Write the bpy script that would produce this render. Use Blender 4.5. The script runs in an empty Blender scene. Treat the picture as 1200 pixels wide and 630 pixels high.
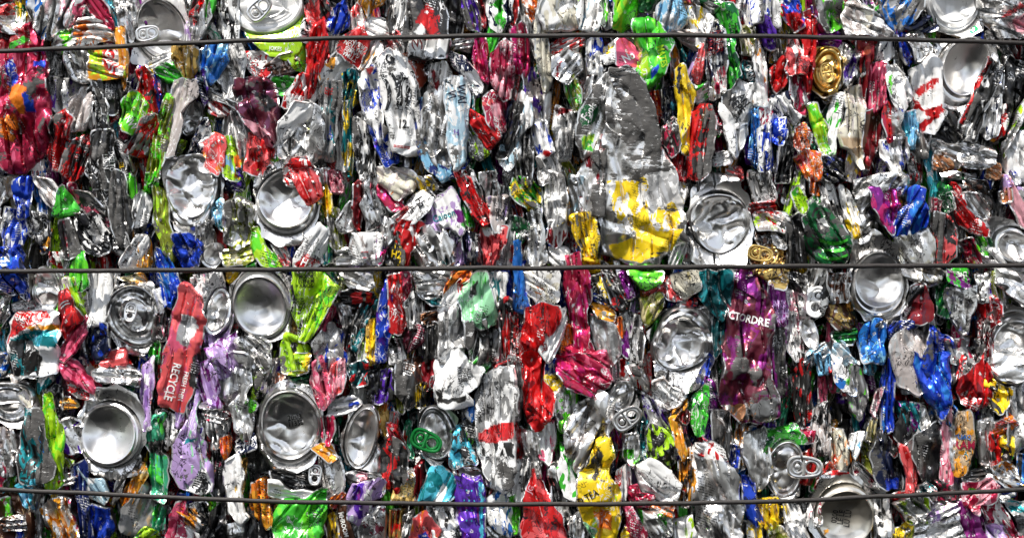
import bpy, bmesh, math
import numpy as np
from mathutils import Vector, Matrix
from mathutils.bvhtree import BVHTree

MM = 0.001            # one millimetre; a can is about 66 mm across
CAM_D = 2000.0        # camera distance in millimetres
scene = bpy.context.scene
COL = scene.collection

# ------------------------------------------------------------------ noise
_rs = np.random.RandomState(7)
_perm = np.concatenate([_rs.permutation(512)] * 3)
_ang = _rs.rand(512) * 2 * np.pi
_gx, _gy = np.cos(_ang), np.sin(_ang)

def perlin(x, y, seed=0):
    x = np.asarray(x, float) + seed * 17.31 + 300; y = np.asarray(y, float) + seed * 9.73 + 300
    xi = np.floor(x).astype(int); yi = np.floor(y).astype(int)
    fx = x - xi; fy = y - yi
    u = fx * fx * fx * (fx * (fx * 6 - 15) + 10); v = fy * fy * fy * (fy * (fy * 6 - 15) + 10)
    def g(ix, iy, dx, dy):
        k = _perm[(_perm[ix & 511] + iy) & 511]
        return _gx[k] * dx + _gy[k] * dy
    a = g(xi, yi, fx, fy); b = g(xi + 1, yi, fx - 1, fy)
    c = g(xi, yi + 1, fx, fy - 1); d = g(xi + 1, yi + 1, fx - 1, fy - 1)
    return ((a + (b - a) * u) * (1 - v) + (c + (d - c) * u) * v) * 1.5

def facet(x, y, seed=0):
    """sheet-metal facets: linear interpolation between random heights on a skewed lattice, -1..1"""
    x = np.asarray(x, float) + seed * 13.7 + 400; y = np.asarray(y, float) + seed * 7.9 + 400
    s = (x + y) * .36602540378; a, b = x + s, y + s
    ai = np.floor(a).astype(int); bi = np.floor(b).astype(int); fa = a - ai; fb = b - bi
    def hv(i, j): return _ang[_perm[(_perm[i & 511] + j) & 511]] / np.pi - 1
    h00, h11 = hv(ai, bi), hv(ai + 1, bi + 1); h10, h01 = hv(ai + 1, bi), hv(ai, bi + 1)
    lo = h00 + (h10 - h00) * fa + (h11 - h10) * fb
    hi = h00 + (h01 - h00) * fb + (h11 - h01) * fa
    return np.where(fa > fb, lo, hi)

# ------------------------------------------------------------------ palette (real paint albedo, linear)
PAL = dict(
    red=(.58, .012, .014), dred=(.22, .008, .014), crim=(.40, .016, .06), coral=(.78, .11, .115), pink=(.68, .10, .19), lpink=(.75, .36, .42),
    mag=(.52, .015, .15), maroon=(.13, .018, .035), plum=(.15, .035, .085), rust=(.33, .055, .025),
    orange=(.80, .20, .015), amber=(.72, .30, .02), gold=(.50, .30, .06), bronze=(.30, .20, .05), yellow=(.85, .60, .015), straw=(.55, .48, .25),
    lime=(.36, .62, .015), green=(.05, .45, .03), bgreen=(.12, .62, .02), dgreen=(.008, .12, .035), olive=(.20, .23, .02), tabgreen=(.004, .17, .03), mint=(.26, .56, .32), jade=(.05, .36, .20),
    teal=(.01, .22, .25), dteal=(.006, .07, .08), cyan=(.07, .45, .60), sky=(.20, .45, .65), lblue=(.42, .60, .70), blue=(.012, .055, .50), dblue=(.01, .025, .16), azure=(.02, .17, .58), navy=(.008, .014, .05),
    violet=(.09, .02, .35), purple=(.19, .012, .20), lilac=(.48, .33, .62), grape=(.20, .012, .15),
    white=(.80, .80, .79), cream=(.68, .64, .52), taupe=(.45, .40, .38), grey=(.30, .30, .30), char=(.034, .033, .032), black=(.014, .014, .016), brown=(.09, .035, .018), tan=(.50, .36, .22),
    sil=(.80, .79, .775), warm=(.74, .69, .60), dsil=(.42, .42, .42), goldm=(.80, .55, .18), copper=(.72, .36, .18))
BARE = {'sil', 'warm', 'dsil', 'goldm', 'copper'}

# ------------------------------------------------------------------ materials
def nd(nt, typ, **kw):
    n = nt.nodes.new(typ)
    for k, v in kw.items(): setattr(n, k, v)
    return n

def can_material(name, rough_p=.26, bump=1.0, lines=.9, scf=(1.0, 1, .7)):
    m = bpy.data.materials.new(name); m.use_nodes = True
    nt = m.node_tree; nt.nodes.clear(); L = nt.links.new
    out = nd(nt, 'ShaderNodeOutputMaterial'); bs = nd(nt, 'ShaderNodeBsdfPrincipled'); L(bs.outputs[0], out.inputs[0])
    tc = nd(nt, 'ShaderNodeTexCoord'); oi = nd(nt, 'ShaderNodeObjectInfo')
    off = nd(nt, 'ShaderNodeVectorMath', operation='SCALE'); off.inputs[0].default_value = (3.1, 1.7, 2.3); L(oi.outputs['Random'], off.inputs['Scale'])
    pos = nd(nt, 'ShaderNodeVectorMath', operation='ADD'); L(tc.outputs['Object'], pos.inputs[0]); L(off.outputs[0], pos.inputs[1])
    def attr(n):
        a = nd(nt, 'ShaderNodeAttribute'); a.attribute_name = n; return a
    A, Bp, W = attr('paint'), attr('print'), attr('wear')
    def mathn(op, a, b, clamp=False):
        n = nd(nt, 'ShaderNodeMath', operation=op, use_clamp=clamp)
        for i, v in enumerate((a, b)):
            if isinstance(v, (int, float)): n.inputs[i].default_value = v
            else: L(v, n.inputs[i])
        return n.outputs[0]
    def noise(scale, detail, stretch=None, dist=0, rough=.55):
        v = pos.outputs[0]
        if stretch:
            mp = nd(nt, 'ShaderNodeMapping'); mp.inputs['Scale'].default_value = stretch; L(v, mp.inputs[0]); v = mp.outputs[0]
        n = nd(nt, 'ShaderNodeTexNoise'); n.inputs['Scale'].default_value = scale; n.inputs['Detail'].default_value = detail
        n.inputs['Roughness'].default_value = rough; n.inputs['Distortion'].default_value = dist
        L(v, n.inputs['Vector']); return n.outputs['Fac']
    def ramp(v, lo, hi):
        n = nd(nt, 'ShaderNodeMapRange'); n.inputs['From Min'].default_value = lo; n.inputs['From Max'].default_value = hi; L(v, n.inputs['Value']); return n.outputs[0]
    def mix(f, a, b):
        n = nd(nt, 'ShaderNodeMix', data_type='RGBA')
        L(f, n.inputs[0]) if not isinstance(f, (int, float)) else setattr(n.inputs[0], 'default_value', f)
        for i, v in ((6, a), (7, b)):
            if isinstance(v, tuple): n.inputs[i].default_value = (*v, 1)
            else: L(v, n.inputs[i])
        return n.outputs[2]
    # second print colour in hard-edged patches
    pn = noise(58, 3, (1, 1, .5), 1.4)
    pm = ramp(mathn('ADD', mathn('ADD', pn, -.715), mathn('MULTIPLY', Bp.outputs['Alpha'], .52)), 0, .012)
    ink = mix(pm, A.outputs['Color'], Bp.outputs['Color'])
    # thin swirling ink lines in some areas
    ln = mathn('ABSOLUTE', mathn('SUBTRACT', noise(95, 2, (1, 1, .7), 1.2), .5), 0)
    lz = mathn('MULTIPLY', ramp(mathn('MULTIPLY', ln, -1), -.026, -.016), ramp(noise(24, 2), .49, .53))
    lk = mix(ramp(noise(9, 1), .56, .57), (.02, .02, .025), (.75, .75, .75))
    ink = mix(mathn('MULTIPLY', lz, lines), ink, lk)
    # rows of small printed marks in some areas
    sx = nd(nt, 'ShaderNodeSeparateXYZ'); L(pos.outputs[0], sx.inputs[0])
    row = mathn('FRACT', mathn('MULTIPLY', mathn('ADD', sx.outputs[2], mathn('MULTIPLY', sx.outputs[0], .35)), 330), 0)
    rowm = mathn('LESS_THAN', row, .5)
    mk = mathn('GREATER_THAN', noise(700, 1, (1, 1, .5)), .5)
    pz = ramp(noise(34, 1, (1, 1, .6)), .655, .67)
    bwp = nd(nt, 'ShaderNodeRGBToBW'); L(ink, bwp.inputs[0])
    pk = mix(mathn('GREATER_THAN', bwp.outputs[0], .22), (.75, .75, .75), (.02, .02, .02))
    ink = mix(mathn('MULTIPLY', mathn('MULTIPLY', mathn('MULTIPLY', rowm, mk), pz), lines), ink, pk)
    # bands of a second tone
    # scuffs: dull rubbed metal, speckled by what is left of the ink
    s1 = noise(38, 9, scf, .3, .68)
    s2 = noise(150, 5, (.6, 1, 1.6), .2, .7)
    sm = mathn('ADD', mathn('MULTIPLY', s1, .72), mathn('MULTIPLY', s2, .28))
    scuff = ramp(mathn('ADD', mathn('ADD', sm, -.80), mathn('MULTIPLY', W.outputs['Fac'], .55)), 0, .022)
    tone = ramp(noise(80, 6, (.5, 1, 1.7), .5, .66), .36, .66)
    grey = mix(tone, (.032, .031, .029), (.105, .10, .096))
    fl = ramp(noise(210, 5, (.55, 1, 2.0), .6, .74), .62, .65)
    grey = mix(mathn('MULTIPLY', fl, .8), grey, (.62, .62, .61))
    # bare metal with slight stains
    st = ramp(noise(60, 6, None, .4, .7), .42, .75)
    metal = mix(st, A.outputs['Color'], ink)
    base = mix(A.outputs['Alpha'], ink, ink)
    dirt = ramp(noise(110, 7, None, .8, .75), .60, .67)
    sp = ramp(noise(330, 3, (1, 1, .6), .5, .6), .70, .72)
    base = mix(mathn('MULTIPLY', sp, .5), base, (.03, .028, .027))
    base = mix(mathn('MULTIPLY', dirt, .7), base, (.07, .062, .055))
    gm = nd(nt, 'ShaderNodeNewGeometry')
    rub = mathn('MULTIPLY', ramp(gm.outputs['Pointiness'], .545, .575), ramp(noise(130, 4), .42, .5))
    base = mix(mathn('MULTIPLY', rub, .85), base, (.78, .78, .77))
    base = mix(scuff, base, grey)
    L(base, bs.inputs['Base Color'])
    bw = nd(nt, 'ShaderNodeRGBToBW'); L(ink, bw.inputs[0])
    pmn = mathn('SUBTRACT', .64, mathn('MULTIPLY', bw.outputs[0], .55))
    me = mathn('ADD', mathn('MULTIPLY', A.outputs['Alpha'], mathn('SUBTRACT', .98, pmn)), pmn)
    me = mathn('MULTIPLY', me, mathn('SUBTRACT', 1.0, mathn('MULTIPLY', scuff, .62)))
    me = mathn('MULTIPLY', me, mathn('SUBTRACT', 1.0, mathn('MULTIPLY', dirt, .5)))
    L(me, bs.inputs['Metallic'])
    ro = mathn('ADD', mathn('MULTIPLY', scuff, .27), mathn('ADD', mathn('MULTIPLY', dirt, .12), mathn('ADD', mathn('MULTIPLY', noise(30, 3), .16), rough_p + .01)))
    L(ro, bs.inputs['Roughness'])
    bs.inputs['Coat Weight'].default_value = .35; bs.inputs['Coat Roughness'].default_value = .12
    # fine crumple
    vo = nd(nt, 'ShaderNodeTexVoronoi', feature='F1'); vo.inputs['Scale'].default_value = 120; vo.inputs['Randomness'].default_value = 1
    mpv = nd(nt, 'ShaderNodeMapping'); mpv.inputs['Scale'].default_value = (1, 1, .6)
    wn = nd(nt, 'ShaderNodeTexNoise'); wn.inputs['Scale'].default_value = 60; wn.inputs['Detail'].default_value = 2; L(pos.outputs[0], wn.inputs['Vector'])
    wv = nd(nt, 'ShaderNodeVectorMath', operation='MULTIPLY_ADD'); L(wn.outputs['Color'], wv.inputs[0]); wv.inputs[1].default_value = (.02, .02, .02); L(pos.outputs[0], wv.inputs[2])
    L(wv.outputs[0], mpv.inputs[0]); L(mpv.outputs[0], vo.inputs['Vector'])
    ht = mathn('ADD', mathn('MULTIPLY', mathn('MULTIPLY', vo.outputs['Distance'], ramp(noise(25, 2), .50, .70)), .0008), mathn('MULTIPLY', noise(260, 3, (1, 1, .6)), .00016))
    ht = mathn('SUBTRACT', ht, mathn('MULTIPLY', scuff, .00008))
    bp = nd(nt, 'ShaderNodeBump'); bp.inputs['Strength'].default_value = bump; bp.inputs['Distance'].default_value = 1.0
    L(ht, bp.inputs['Height']); L(bp.outputs[0], bs.inputs['Normal'])
    return m

def simple_material(name, col, metallic=0, rough=.5, var=.3, scale=200, bump=.3):
    m = bpy.data.materials.new(name); m.use_nodes = True
    nt = m.node_tree; bs = nt.nodes['Principled BSDF']; L = nt.links.new
    tc = nd(nt, 'ShaderNodeTexCoord'); n = nd(nt, 'ShaderNodeTexNoise'); n.inputs['Scale'].default_value = scale; n.inputs['Detail'].default_value = 6
    L(tc.outputs['Object'], n.inputs['Vector'])
    mx = nd(nt, 'ShaderNodeMix', data_type='RGBA'); L(n.outputs['Fac'], mx.inputs[0])
    mx.inputs[6].default_value = (*[c * (1 - var) for c in col], 1); mx.inputs[7].default_value = (*[min(1, c * (1 + var)) for c in col], 1)
    L(mx.outputs[2], bs.inputs['Base Color']); bs.inputs['Metallic'].default_value = metallic; bs.inputs['Roughness'].default_value = rough
    b = nd(nt, 'ShaderNodeBump'); b.inputs['Strength'].default_value = bump; b.inputs['Distance'].default_value = .0006; L(n.outputs['Fac'], b.inputs['Height']); L(b.outputs[0], bs.inputs['Normal'])
    return m

MAT = can_material('printed_aluminium')
MAT_SCRATCH = can_material('scratched_aluminium', lines=.5, scf=(.38, 1, 2.4))
MAT_END = can_material('bare_aluminium', .22, .1, 0.0)

# ------------------------------------------------------------------ outline helpers
def chaikin(p, r=.18):
    q = np.roll(p, -1, 0); out = np.empty((len(p) * 2, 2))
    out[0::2] = p * (1 - r) + q * r; out[1::2] = p * r + q * (1 - r)
    return out

def resample(p, step, nmin=28):
    q = np.vstack([p, p[:1]]); d = np.hypot(*np.diff(q, axis=0).T); s = np.concatenate([[0], np.cumsum(d)])
    n = max(nmin, int(s[-1] / step)); k = np.arange(n) / n * s[-1]
    return np.stack([np.interp(k, s, q[:, 0]), np.interp(k, s, q[:, 1])], 1)

def inpoly(x, y, poly):
    c = np.zeros(x.shape, bool); j = len(poly) - 1
    for i in range(len(poly)):
        xi, yi = poly[i]; xj, yj = poly[j]
        if yi != yj: c ^= ((yi > y) != (yj > y)) & (x < (xj - xi) * (y - yi) / (yj - yi) + xi)
        j = i
    return c

def parse_col(s):
    """'red/white.3^.4' -> ink, second ink, share of second ink, wear"""
    wear = .33
    if '^' in s: s, w = s.split('^'); wear = float(w)
    second, am = None, 0
    if '/' in s:
        s, t = s.split('/'); nm = t.rstrip('.0123456789'); am = float(t[len(nm):] or .4); second = nm
    return s, second or s, am, wear

# a piece = dict(co (n,3) in millimetres with y = height towards the camera, faces, paint (n,4), prn (n,4), wear (n))
def colours(x, y, h, hmax, col, patches, bare_default=None):
    a, b, am, wear = parse_col(col)
    n = len(x)
    paint = np.empty((n, 4)); prn = np.empty((n, 4))
    paint[:, :3] = PAL[a]; paint[:, 3] = 1.0 if a in BARE else 0.0
    prn[:, :3] = PAL[b]; prn[:, 3] = am
    w = np.full(n, wear) + np.clip((h / max(hmax, 1) - .70), -.5, .3) * .9 * (wear > .05)
    wx = x + 2.2 * perlin(x / 7, y / 7, 3); wy = y + 2.2 * perlin(x / 7, y / 7, 5)
    for pc, poly in patches:
        c1, c2, am2, w2 = parse_col(pc)
        k = inpoly(wx, wy, poly)
        paint[k, :3] = PAL[c1]; paint[k, 3] = 1.0 if c1 in BARE else 0.0
        prn[k, :3] = PAL[c2]; prn[k, 3] = am2
        if '^' in pc: w[k] = w2
    return paint, prn, w

def shell(xy, h, back, sheet=None):
    """rings (nt, nq, 2) from the middle outwards with heights -> closed shell.
    sheet (nq): 0..1, where the rim is a cut sheet edge standing over a hollow"""
    nt, nq = h.shape
    if sheet is None: sheet = np.zeros(nq)
    c = xy[0]; e = xy[-1]; d = c - e; ln = np.hypot(d[:, 0], d[:, 1])[:, None] + 1e-6; inn = d / ln
    br = [e, e + inn * np.minimum(1.8 * sheet[:, None] + .05, ln * .4)]
    bh = [h[-1] - .7, h[-1] - 3.2]
    lo = np.minimum(-back, h.min() - 4)
    br.append(e + inn * np.minimum(1.0, ln * .4)); bh.append(np.minimum(h[-1] - 6, lo * .4))
    br.append(c + (e - c) * .5); bh.append(np.full(nq, lo * .9)); br.append(c); bh.append(np.full(nq, lo))
    X = np.concatenate([xy.reshape(-1, 2)] + br); H = np.concatenate([h.reshape(-1)] + bh)
    tot = nt + len(br)
    i = np.arange(tot - 1)[:, None] * nq; j = np.arange(nq)[None]; j2 = (j + 1) % nq
    f = np.stack([i + j, i + nq + j, i + nq + j2, i + j2], -1).reshape(-1, 4)
    return X, H, f

def wall(poly, z, col, patches=(), T=None, c=1.0, lip=None, seed=0, step=1.5, carve=()):
    rs = np.random.RandomState(seed * 7 + 11)
    p = np.array(poly, float); p = resample(p, step)
    dd = np.roll(p, -1, 0) - np.roll(p, 1, 0); nn = np.stack([dd[:, 1], -dd[:, 0]], 1); nn /= np.hypot(*nn.T)[:, None] + 1e-9
    sg = np.sign(np.sum(p[:, 0] * np.roll(p[:, 1], -1) - p[:, 1] * np.roll(p[:, 0], -1)))
    p = p + nn * sg * 2.6
    cen = p.mean(0); q = p - cen
    ev, U = np.linalg.eigh(np.cov(q.T)); ax = U[:, 1]; 
    if ax[1] < 0: ax = -ax
    av = np.array([-ax[1], ax[0]])
    L = np.abs(q @ ax).max(); Wd = max(np.abs(q @ av).max(), 3)
    seg = max(0, L - Wd * 1.05)
    p = p + np.stack([facet(p[:, 0] / 15, p[:, 1] / 15, seed), facet(p[:, 0] / 15, p[:, 1] / 15, seed + 40)], 1) * min(3.0, Wd * .14)
    q = p - cen
    s = np.clip(q @ ax, -seg, seg)[:, None] * ax + cen
    nt = max(6, int(Wd / 1.3))
    t = np.linspace(0, 1, nt + 1) ** .85
    xy = s[None] + (p - s)[None] * t[:, None, None]
    if T is None: T = float(np.clip(Wd * .5, 5, 15))
    X, Y = xy[..., 0], xy[..., 1]
    u = (X - cen[0]) * ax[0] + (Y - cen[1]) * ax[1]; v = (X - cen[0]) * av[0] + (Y - cen[1]) * av[1]
    wu = u + 6 * perlin(u / 34, v / 26, seed + 1); wv = v + 5 * perlin(u / 60, v / 40, seed + 2)
    wid = np.clip(Wd, 9, 34) / 20
    n1 = np.abs(perlin(wu / 60, wv / (15 * wid), seed + 3))
    r = rs.uniform(.35, .8) * rs.choice([-1, 1]); cr, sr = math.cos(r), math.sin(r)
    a1, b1 = wu * cr - wv * sr, wu * sr + wv * cr
    f1 = facet(a1 / 34, b1 / 14, seed + 4)
    xw, yw = X + 2.5 * perlin(X / 13, Y / 13, seed + 8), Y + 2.5 * perlin(X / 13, Y / 13, seed + 9)
    f2 = facet(xw / 10, yw / 8, seed + 5)
    n4 = np.abs(perlin(X / 6 + n1, Y / 7, seed + 6))
    rough = np.clip(.35 + 2.0 * perlin(X / 40, Y / 40, seed + 12), .0, 1.2)     # some areas stay smooth
    g1 = rs.choice([1, 1, -1])
    # straight sharp folds across the sheet
    fold = np.zeros_like(u)
    for _ in range(int(np.clip(2 + L * Wd / 500, 3, 9))):
        fa = rs.normal(0, .55) if rs.rand() < .6 else rs.uniform(0, np.pi)       # mostly along the can
        nv = (-math.sin(fa), math.cos(fa)); c0 = rs.uniform(-.8, .8) * L, rs.uniform(-.75, .75) * Wd
        dd_ = (wu * .5 + u * .5 - c0[0]) * nv[0] + (wv * .4 + v * .6 - c0[1]) * nv[1]
        al = (u - c0[0]) * nv[1] - (v - c0[1]) * nv[0]
        wf = rs.uniform(4, 12) * wid; ln_ = rs.uniform(.5, 1.3) * Wd * 1.3
        fold += rs.choice([-1, -1, 1]) * rs.uniform(.5, 1.15) * np.maximum(0, wf - np.abs(dd_)) * np.clip(2.2 - np.abs(al) / ln_ * 1.6, 0, 1)
    # plates: the wall is folded into overlapping strips with a tight crease between them
    lam = rs.uniform(8, 15) * wid
    ph = wv / lam + .35 * perlin(wu / 55, wv / 60, seed + 15) + rs.rand()
    k1 = np.floor(ph); fr = ph - k1
    qh = (wu + 7 * facet(k1 * 3.7, k1 * 1.3, seed)) / (rs.uniform(42, 95) * wid) + .25 * fr + rs.rand(); k2 = np.floor(qh); fq = qh - k2
    hsh = lambda a, b, q: _ang[_perm[(_perm[(a.astype(int) * 7 + q * 31 + seed) & 511] + b.astype(int) * 13) & 511]] / np.pi - 1
    pa = np.clip(.75 + 1.5 * perlin(wu / 50, wv / 30, seed + 16), .15, 1.3)
    plate = 2.6 * hsh(k1, k2, 1) + .55 * lam * hsh(k1, k2, 2) * (fr - .5) + 7 * hsh(k1, k2, 3) * (fq - .5)
    d1 = np.minimum(fr, 1 - fr) * lam
    crease = -8 * np.maximum(0, 1 - d1 / 2.5)
    cr_ = g1 * 6 * wid * n1 + pa * (plate + crease) + 2.4 * wid * f1 + fold * .8 + rough * (.6 * f2 + .3 * n4)
    cr_ = cr_ - cr_.mean()
    tt = t[:, None]
    ex = rs.uniform(2.6, 6)
    roll = np.clip(.22 + 2.0 * perlin(p[:, 0] / 38, p[:, 1] / 38, seed + 31), 0, 1)[None]   # rim folded round, or a cut edge
    prof = 1 - roll * (1 - (1 - tt ** ex) ** .6)
    # cans are tilted and lie on one another
    tilt = rs.choice([-1, 1]) * rs.uniform(.15, .75) * v * min(1, 17 / Wd) + rs.uniform(-.07, .07) * u
    h = T * prof + c * cr_ * (1 - .5 * tt ** 5 * roll) + tilt
    cap = T + 6 * c
    h = np.where(h > cap, cap + (h - cap) * .15, h)          # squeezed flat by the press
    lip = bool(lip)
    lm = np.clip(.5 + 3 * perlin(p[:, 0] / 30, p[:, 1] / 30, seed + 21), 0, 1)[None]
    if lip: h = h + 2.4 * lm * np.exp(-((tt - (1 - 2.2 / Wd)) / (1.3 / Wd)) ** 2)
    for (ex_, ey_, rx_, ry_, ro_), ze, D_ in carve:           # the can's end is set into its body
        ca, sa = math.cos(math.radians(ro_)), math.sin(math.radians(ro_))
        dx, dy = X - ex_, Y - ey_; er = np.hypot((dx * ca + dy * sa) / rx_, (-dx * sa + dy * ca) / ry_)
        k_ = np.clip((1.02 - er) / .14, 0, 1)
        h = np.minimum(h, ze - z - 4 - np.clip((er - 1) * 20, -1, 0) * 0 - (D_ + 10) * k_ + np.clip((er - 1.0) * 18, 0, 30))
    hm = h.max()
    XY, H, f = shell(xy, h, T * .9, 1 - roll[0])
    nq_ = h.shape[1]
    paint, prn, w = colours(XY[:, 0], XY[:, 1], H, hm, col, patches)
    k = h.size                                                # cut edge bright, inside of the sheet bare metal
    edge = np.zeros(len(XY), bool); edge[k - 2 * nq_:k] = np.tile(roll[0] < .3, 2); edge[k:k + nq_] = True
    edge &= np.tile(perlin(p[:, 0] / 12, p[:, 1] / 12, seed + 51) > -.25, len(XY) // nq_)
    paint[edge] = (.82, .82, .82, 1); prn[edge] = (.82, .82, .82, 0); w[edge] = .1
    paint[k + nq_:] = (.30, .29, .28, 1); prn[k + nq_:] = (.30, .29, .28, 0)
    return dict(xy=XY, h=H + z, f=f, paint=paint, prn=prn, wear=w, cen=cen)

def ell(cx, cy, rx, ry, rot, th):
    a = math.radians(rot); x, y = rx * np.cos(th), ry * np.sin(th)
    return np.stack([cx + x * math.cos(a) - y * math.sin(a), cy + x * math.sin(a) + y * math.cos(a)], -1)

def end(kind, e_out, e_in, z, col='sil', patches=(), c=.5, seed=0, dome=9, depth=14, mouth=None):
    """kind 'base': domed can bottom inside its shoulder; kind 'lid': seamed lid with a sunk panel"""
    per = math.pi * (e_out[2] + e_out[3]); nq = max(40, int(per / 1.5)); th = np.arange(nq) / nq * 2 * np.pi
    po = ell(*e_out, th); pi_ = ell(*e_in, th)
    rr = np.random.RandomState(seed + 77)
    wob = 1 + (.012 + .05 * c) * np.stack([np.sin(2 * th + seed), np.sin(3 * th + seed * 2)], 1).sum(1)
    co, ci = np.array(e_out[:2]), np.array(e_in[:2])
    po = co + (po - co) * wob[:, None]; pi_ = ci + (pi_ - ci) * (1 + .6 * (wob - 1))[:, None]
    R = min(e_in[2], e_in[3]); nt1 = max(8, int(R / 1.4)); t1 = np.linspace(0, 1, nt1 + 1)
    gap = np.hypot(*(po - pi_).T).mean(); nt2 = max(5, int(gap / 1.2)); t2 = np.linspace(0, 1, nt2 + 1)[1:]
    xy = np.concatenate([ci + (pi_ - ci)[None] * t1[:, None, None], pi_[None] + (po - pi_)[None] * t2[:, None, None]])
    T1 = t1[:, None] * np.ones(nq); T2 = t2[:, None] * np.ones(nq)
    if kind == 'base':
        h1 = np.where(T1 < .9, -dome * (1 - (T1 / .9) ** 2) ** 1.0, 1.6 * np.sin((T1 - .9) / .1 * np.pi / 2))
        h2 = 1.6 - (T2 ** 1.7) * depth + 2.6 * np.exp(-((T2 - .62) / .16) ** 2)
        h2 = h2 - 1.5 * np.exp(-((T2 - .25) / .12) ** 2)
    else:
        h1 = np.interp(T1, [0, .78, .84, .90, .96, 1], [-2.2, -2.2, -3.0, -5.6, -4.6, -.2])
        h1 = h1 + 1.0 * np.exp(-((T1 - .62) / .035) ** 2)
        h2 = np.interp(T2, [0, .35, .7, 1], [0, .9, .3, -depth * .6])
    h = np.concatenate([h1, h2])
    X, Y = xy[..., 0], xy[..., 1]
    Xw, Yw = X + 6 * perlin(X / 20, Y / 20, seed + 7), Y + 6 * perlin(X / 20, Y / 20, seed + 8)
    n = np.abs(perlin(Xw / 30, Yw / 20, seed + 1)) * 12 + facet((Xw + .4 * Yw) / 26, Yw / 18, seed + 2) * 3.2 + facet(Xw / 13, (Yw - .3 * Xw) / 11, seed + 3) * 1.3
    n = n - n.mean(); ring = np.concatenate([T1, np.ones_like(T2)])
    k = np.where(ring < .88, 1.0, .45)
    tx, ty = rr.uniform(-.24, .24), rr.uniform(-.24, .24)
    h = h + c * n * k + (X - co[0]) * tx + (Y - co[1]) * ty
    if mouth is not None:                                   # the opening
        mx, my, mrx, mry, mrot = mouth; a = math.radians(mrot)
        dx, dy = X - mx, Y - my; ex = (dx * math.cos(a) + dy * math.sin(a)) / mrx; ey = (-dx * math.sin(a) + dy * math.cos(a)) / mry
        d = ex * ex + ey * ey
        h = np.where(d < 1, h - 16 * np.clip((1 - d) * 5, 0, 1), h)
    XY, H, f = shell(xy, h, max(depth, 12))
    paint, prn, w = colours(XY[:, 0], XY[:, 1], H, h.max(), col, patches)
    return dict(xy=XY, h=H + z, f=f, paint=paint, prn=prn, wear=w, cen=co)

def tube_loop(pts, r, closed=True, nseg=8, flat=.6):
    """pts (n,3) as x, y, height"""
    n = len(pts); V = []; F = []
    for i in range(n):
        a = pts[(i - 1) % n] if closed or i else pts[0]; b = pts[(i + 1) % n] if closed or i < n - 1 else pts[-1]
        d = b - a; d = d / (np.linalg.norm(d) + 1e-9); s = np.cross(d, [0, 0, 1.]); s /= np.linalg.norm(s) + 1e-9; up = np.cross(s, d)
        for k in range(nseg):
            q = 2 * math.pi * k / nseg; V.append(pts[i] + s * r * math.cos(q) + up * r * flat * math.sin(q))
    m = n if closed else n - 1
    for i in range(m):
        for k in range(nseg):
            k2 = (k + 1) % nseg; j = (i + 1) % n
            F.append((i * nseg + k, j * nseg + k, j * nseg + k2, i * nseg + k2))
    return np.array(V), np.array(F)

def tab(cx, cy, ln, rot, z, col='sil', tilt=.12, seed=0):
    """ring pull: finger hole, rivet hole, web and rivet"""
    V = []; F = []; o = 0
    def add(v, f):
        nonlocal o
        V.append(v); F.append(f + o); o += len(v)
    w = ln * .30
    def path(fn, n): 
        th = np.arange(n) / n * 2 * np.pi; return np.array([[*fn(a), 0] for a in th])
    def stad(a):
        x = (abs(math.cos(a)) ** .75) * math.copysign(1, math.cos(a)) * ln * .5; y = (abs(math.sin(a)) ** .7) * math.copysign(1, math.sin(a)) * w
        return x, y * (1.0 - .12 * x / (ln * .5))
    r = ln * .052
    add(*tube_loop(path(stad, 44), r * 1.15))
    add(*tube_loop(path(lambda a: (ln * .20 + ln * .20 * math.cos(a), w * .66 * math.sin(a)), 28), r * .9))
    add(*tube_loop(path(lambda a: (-ln * .22 + ln * .17 * math.cos(a), w * .66 * math.sin(a)), 28), r * .9))
    add(*tube_loop(np.array([[-ln * .03, y, .2] for y in np.linspace(-w * .8, w * .8, 8)]), r * 1.3, False))
    # rivet: small button
    R = ln * .075
    rv = []; rf = []
    for i, (rr, hh) in enumerate(((1.2, -2), (1.2, .4), (.9, 1.1), (.4, 1.3), (.01, 1.3))):
        for k in range(14): rv.append((-ln * .22 + R * rr * math.cos(k * math.pi / 7), R * rr * math.sin(k * math.pi / 7), hh))
    for i in range(4):
        for k in range(14): rf.append((i * 14 + k, i * 14 + (k + 1) % 14, (i + 1) * 14 + (k + 1) % 14, (i + 1) * 14 + k))
    add(np.array(rv), np.array(rf))
    V = np.concatenate(V); F = np.concatenate(F)
    V[:, 2] += V[:, 0] * tilt + .02 * V[:, 0] ** 2 * .2
    a = math.radians(rot); x = cx + V[:, 0] * math.cos(a) - V[:, 1] * math.sin(a); y = cy + V[:, 0] * math.sin(a) + V[:, 1] * math.cos(a)
    XY = np.stack([x, y], 1)
    paint, prn, wr = colours(x, y, V[:, 2], 100, col, ())
    wr[:] = .05
    return dict(xy=XY, h=V[:, 2] + z, f=F, paint=paint, prn=prn, wear=wr, cen=np.array([cx, cy]))

# ------------------------------------------------------------------ linking
def world_pt(cx, cy, z):
    """photo pixel (1200 x 630) at a height z mm in front of the bale's face -> world x, z in millimetres"""
    k = 1 - z / CAM_D
    return (cx - 600) * k, (315 - cy) * k

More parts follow.
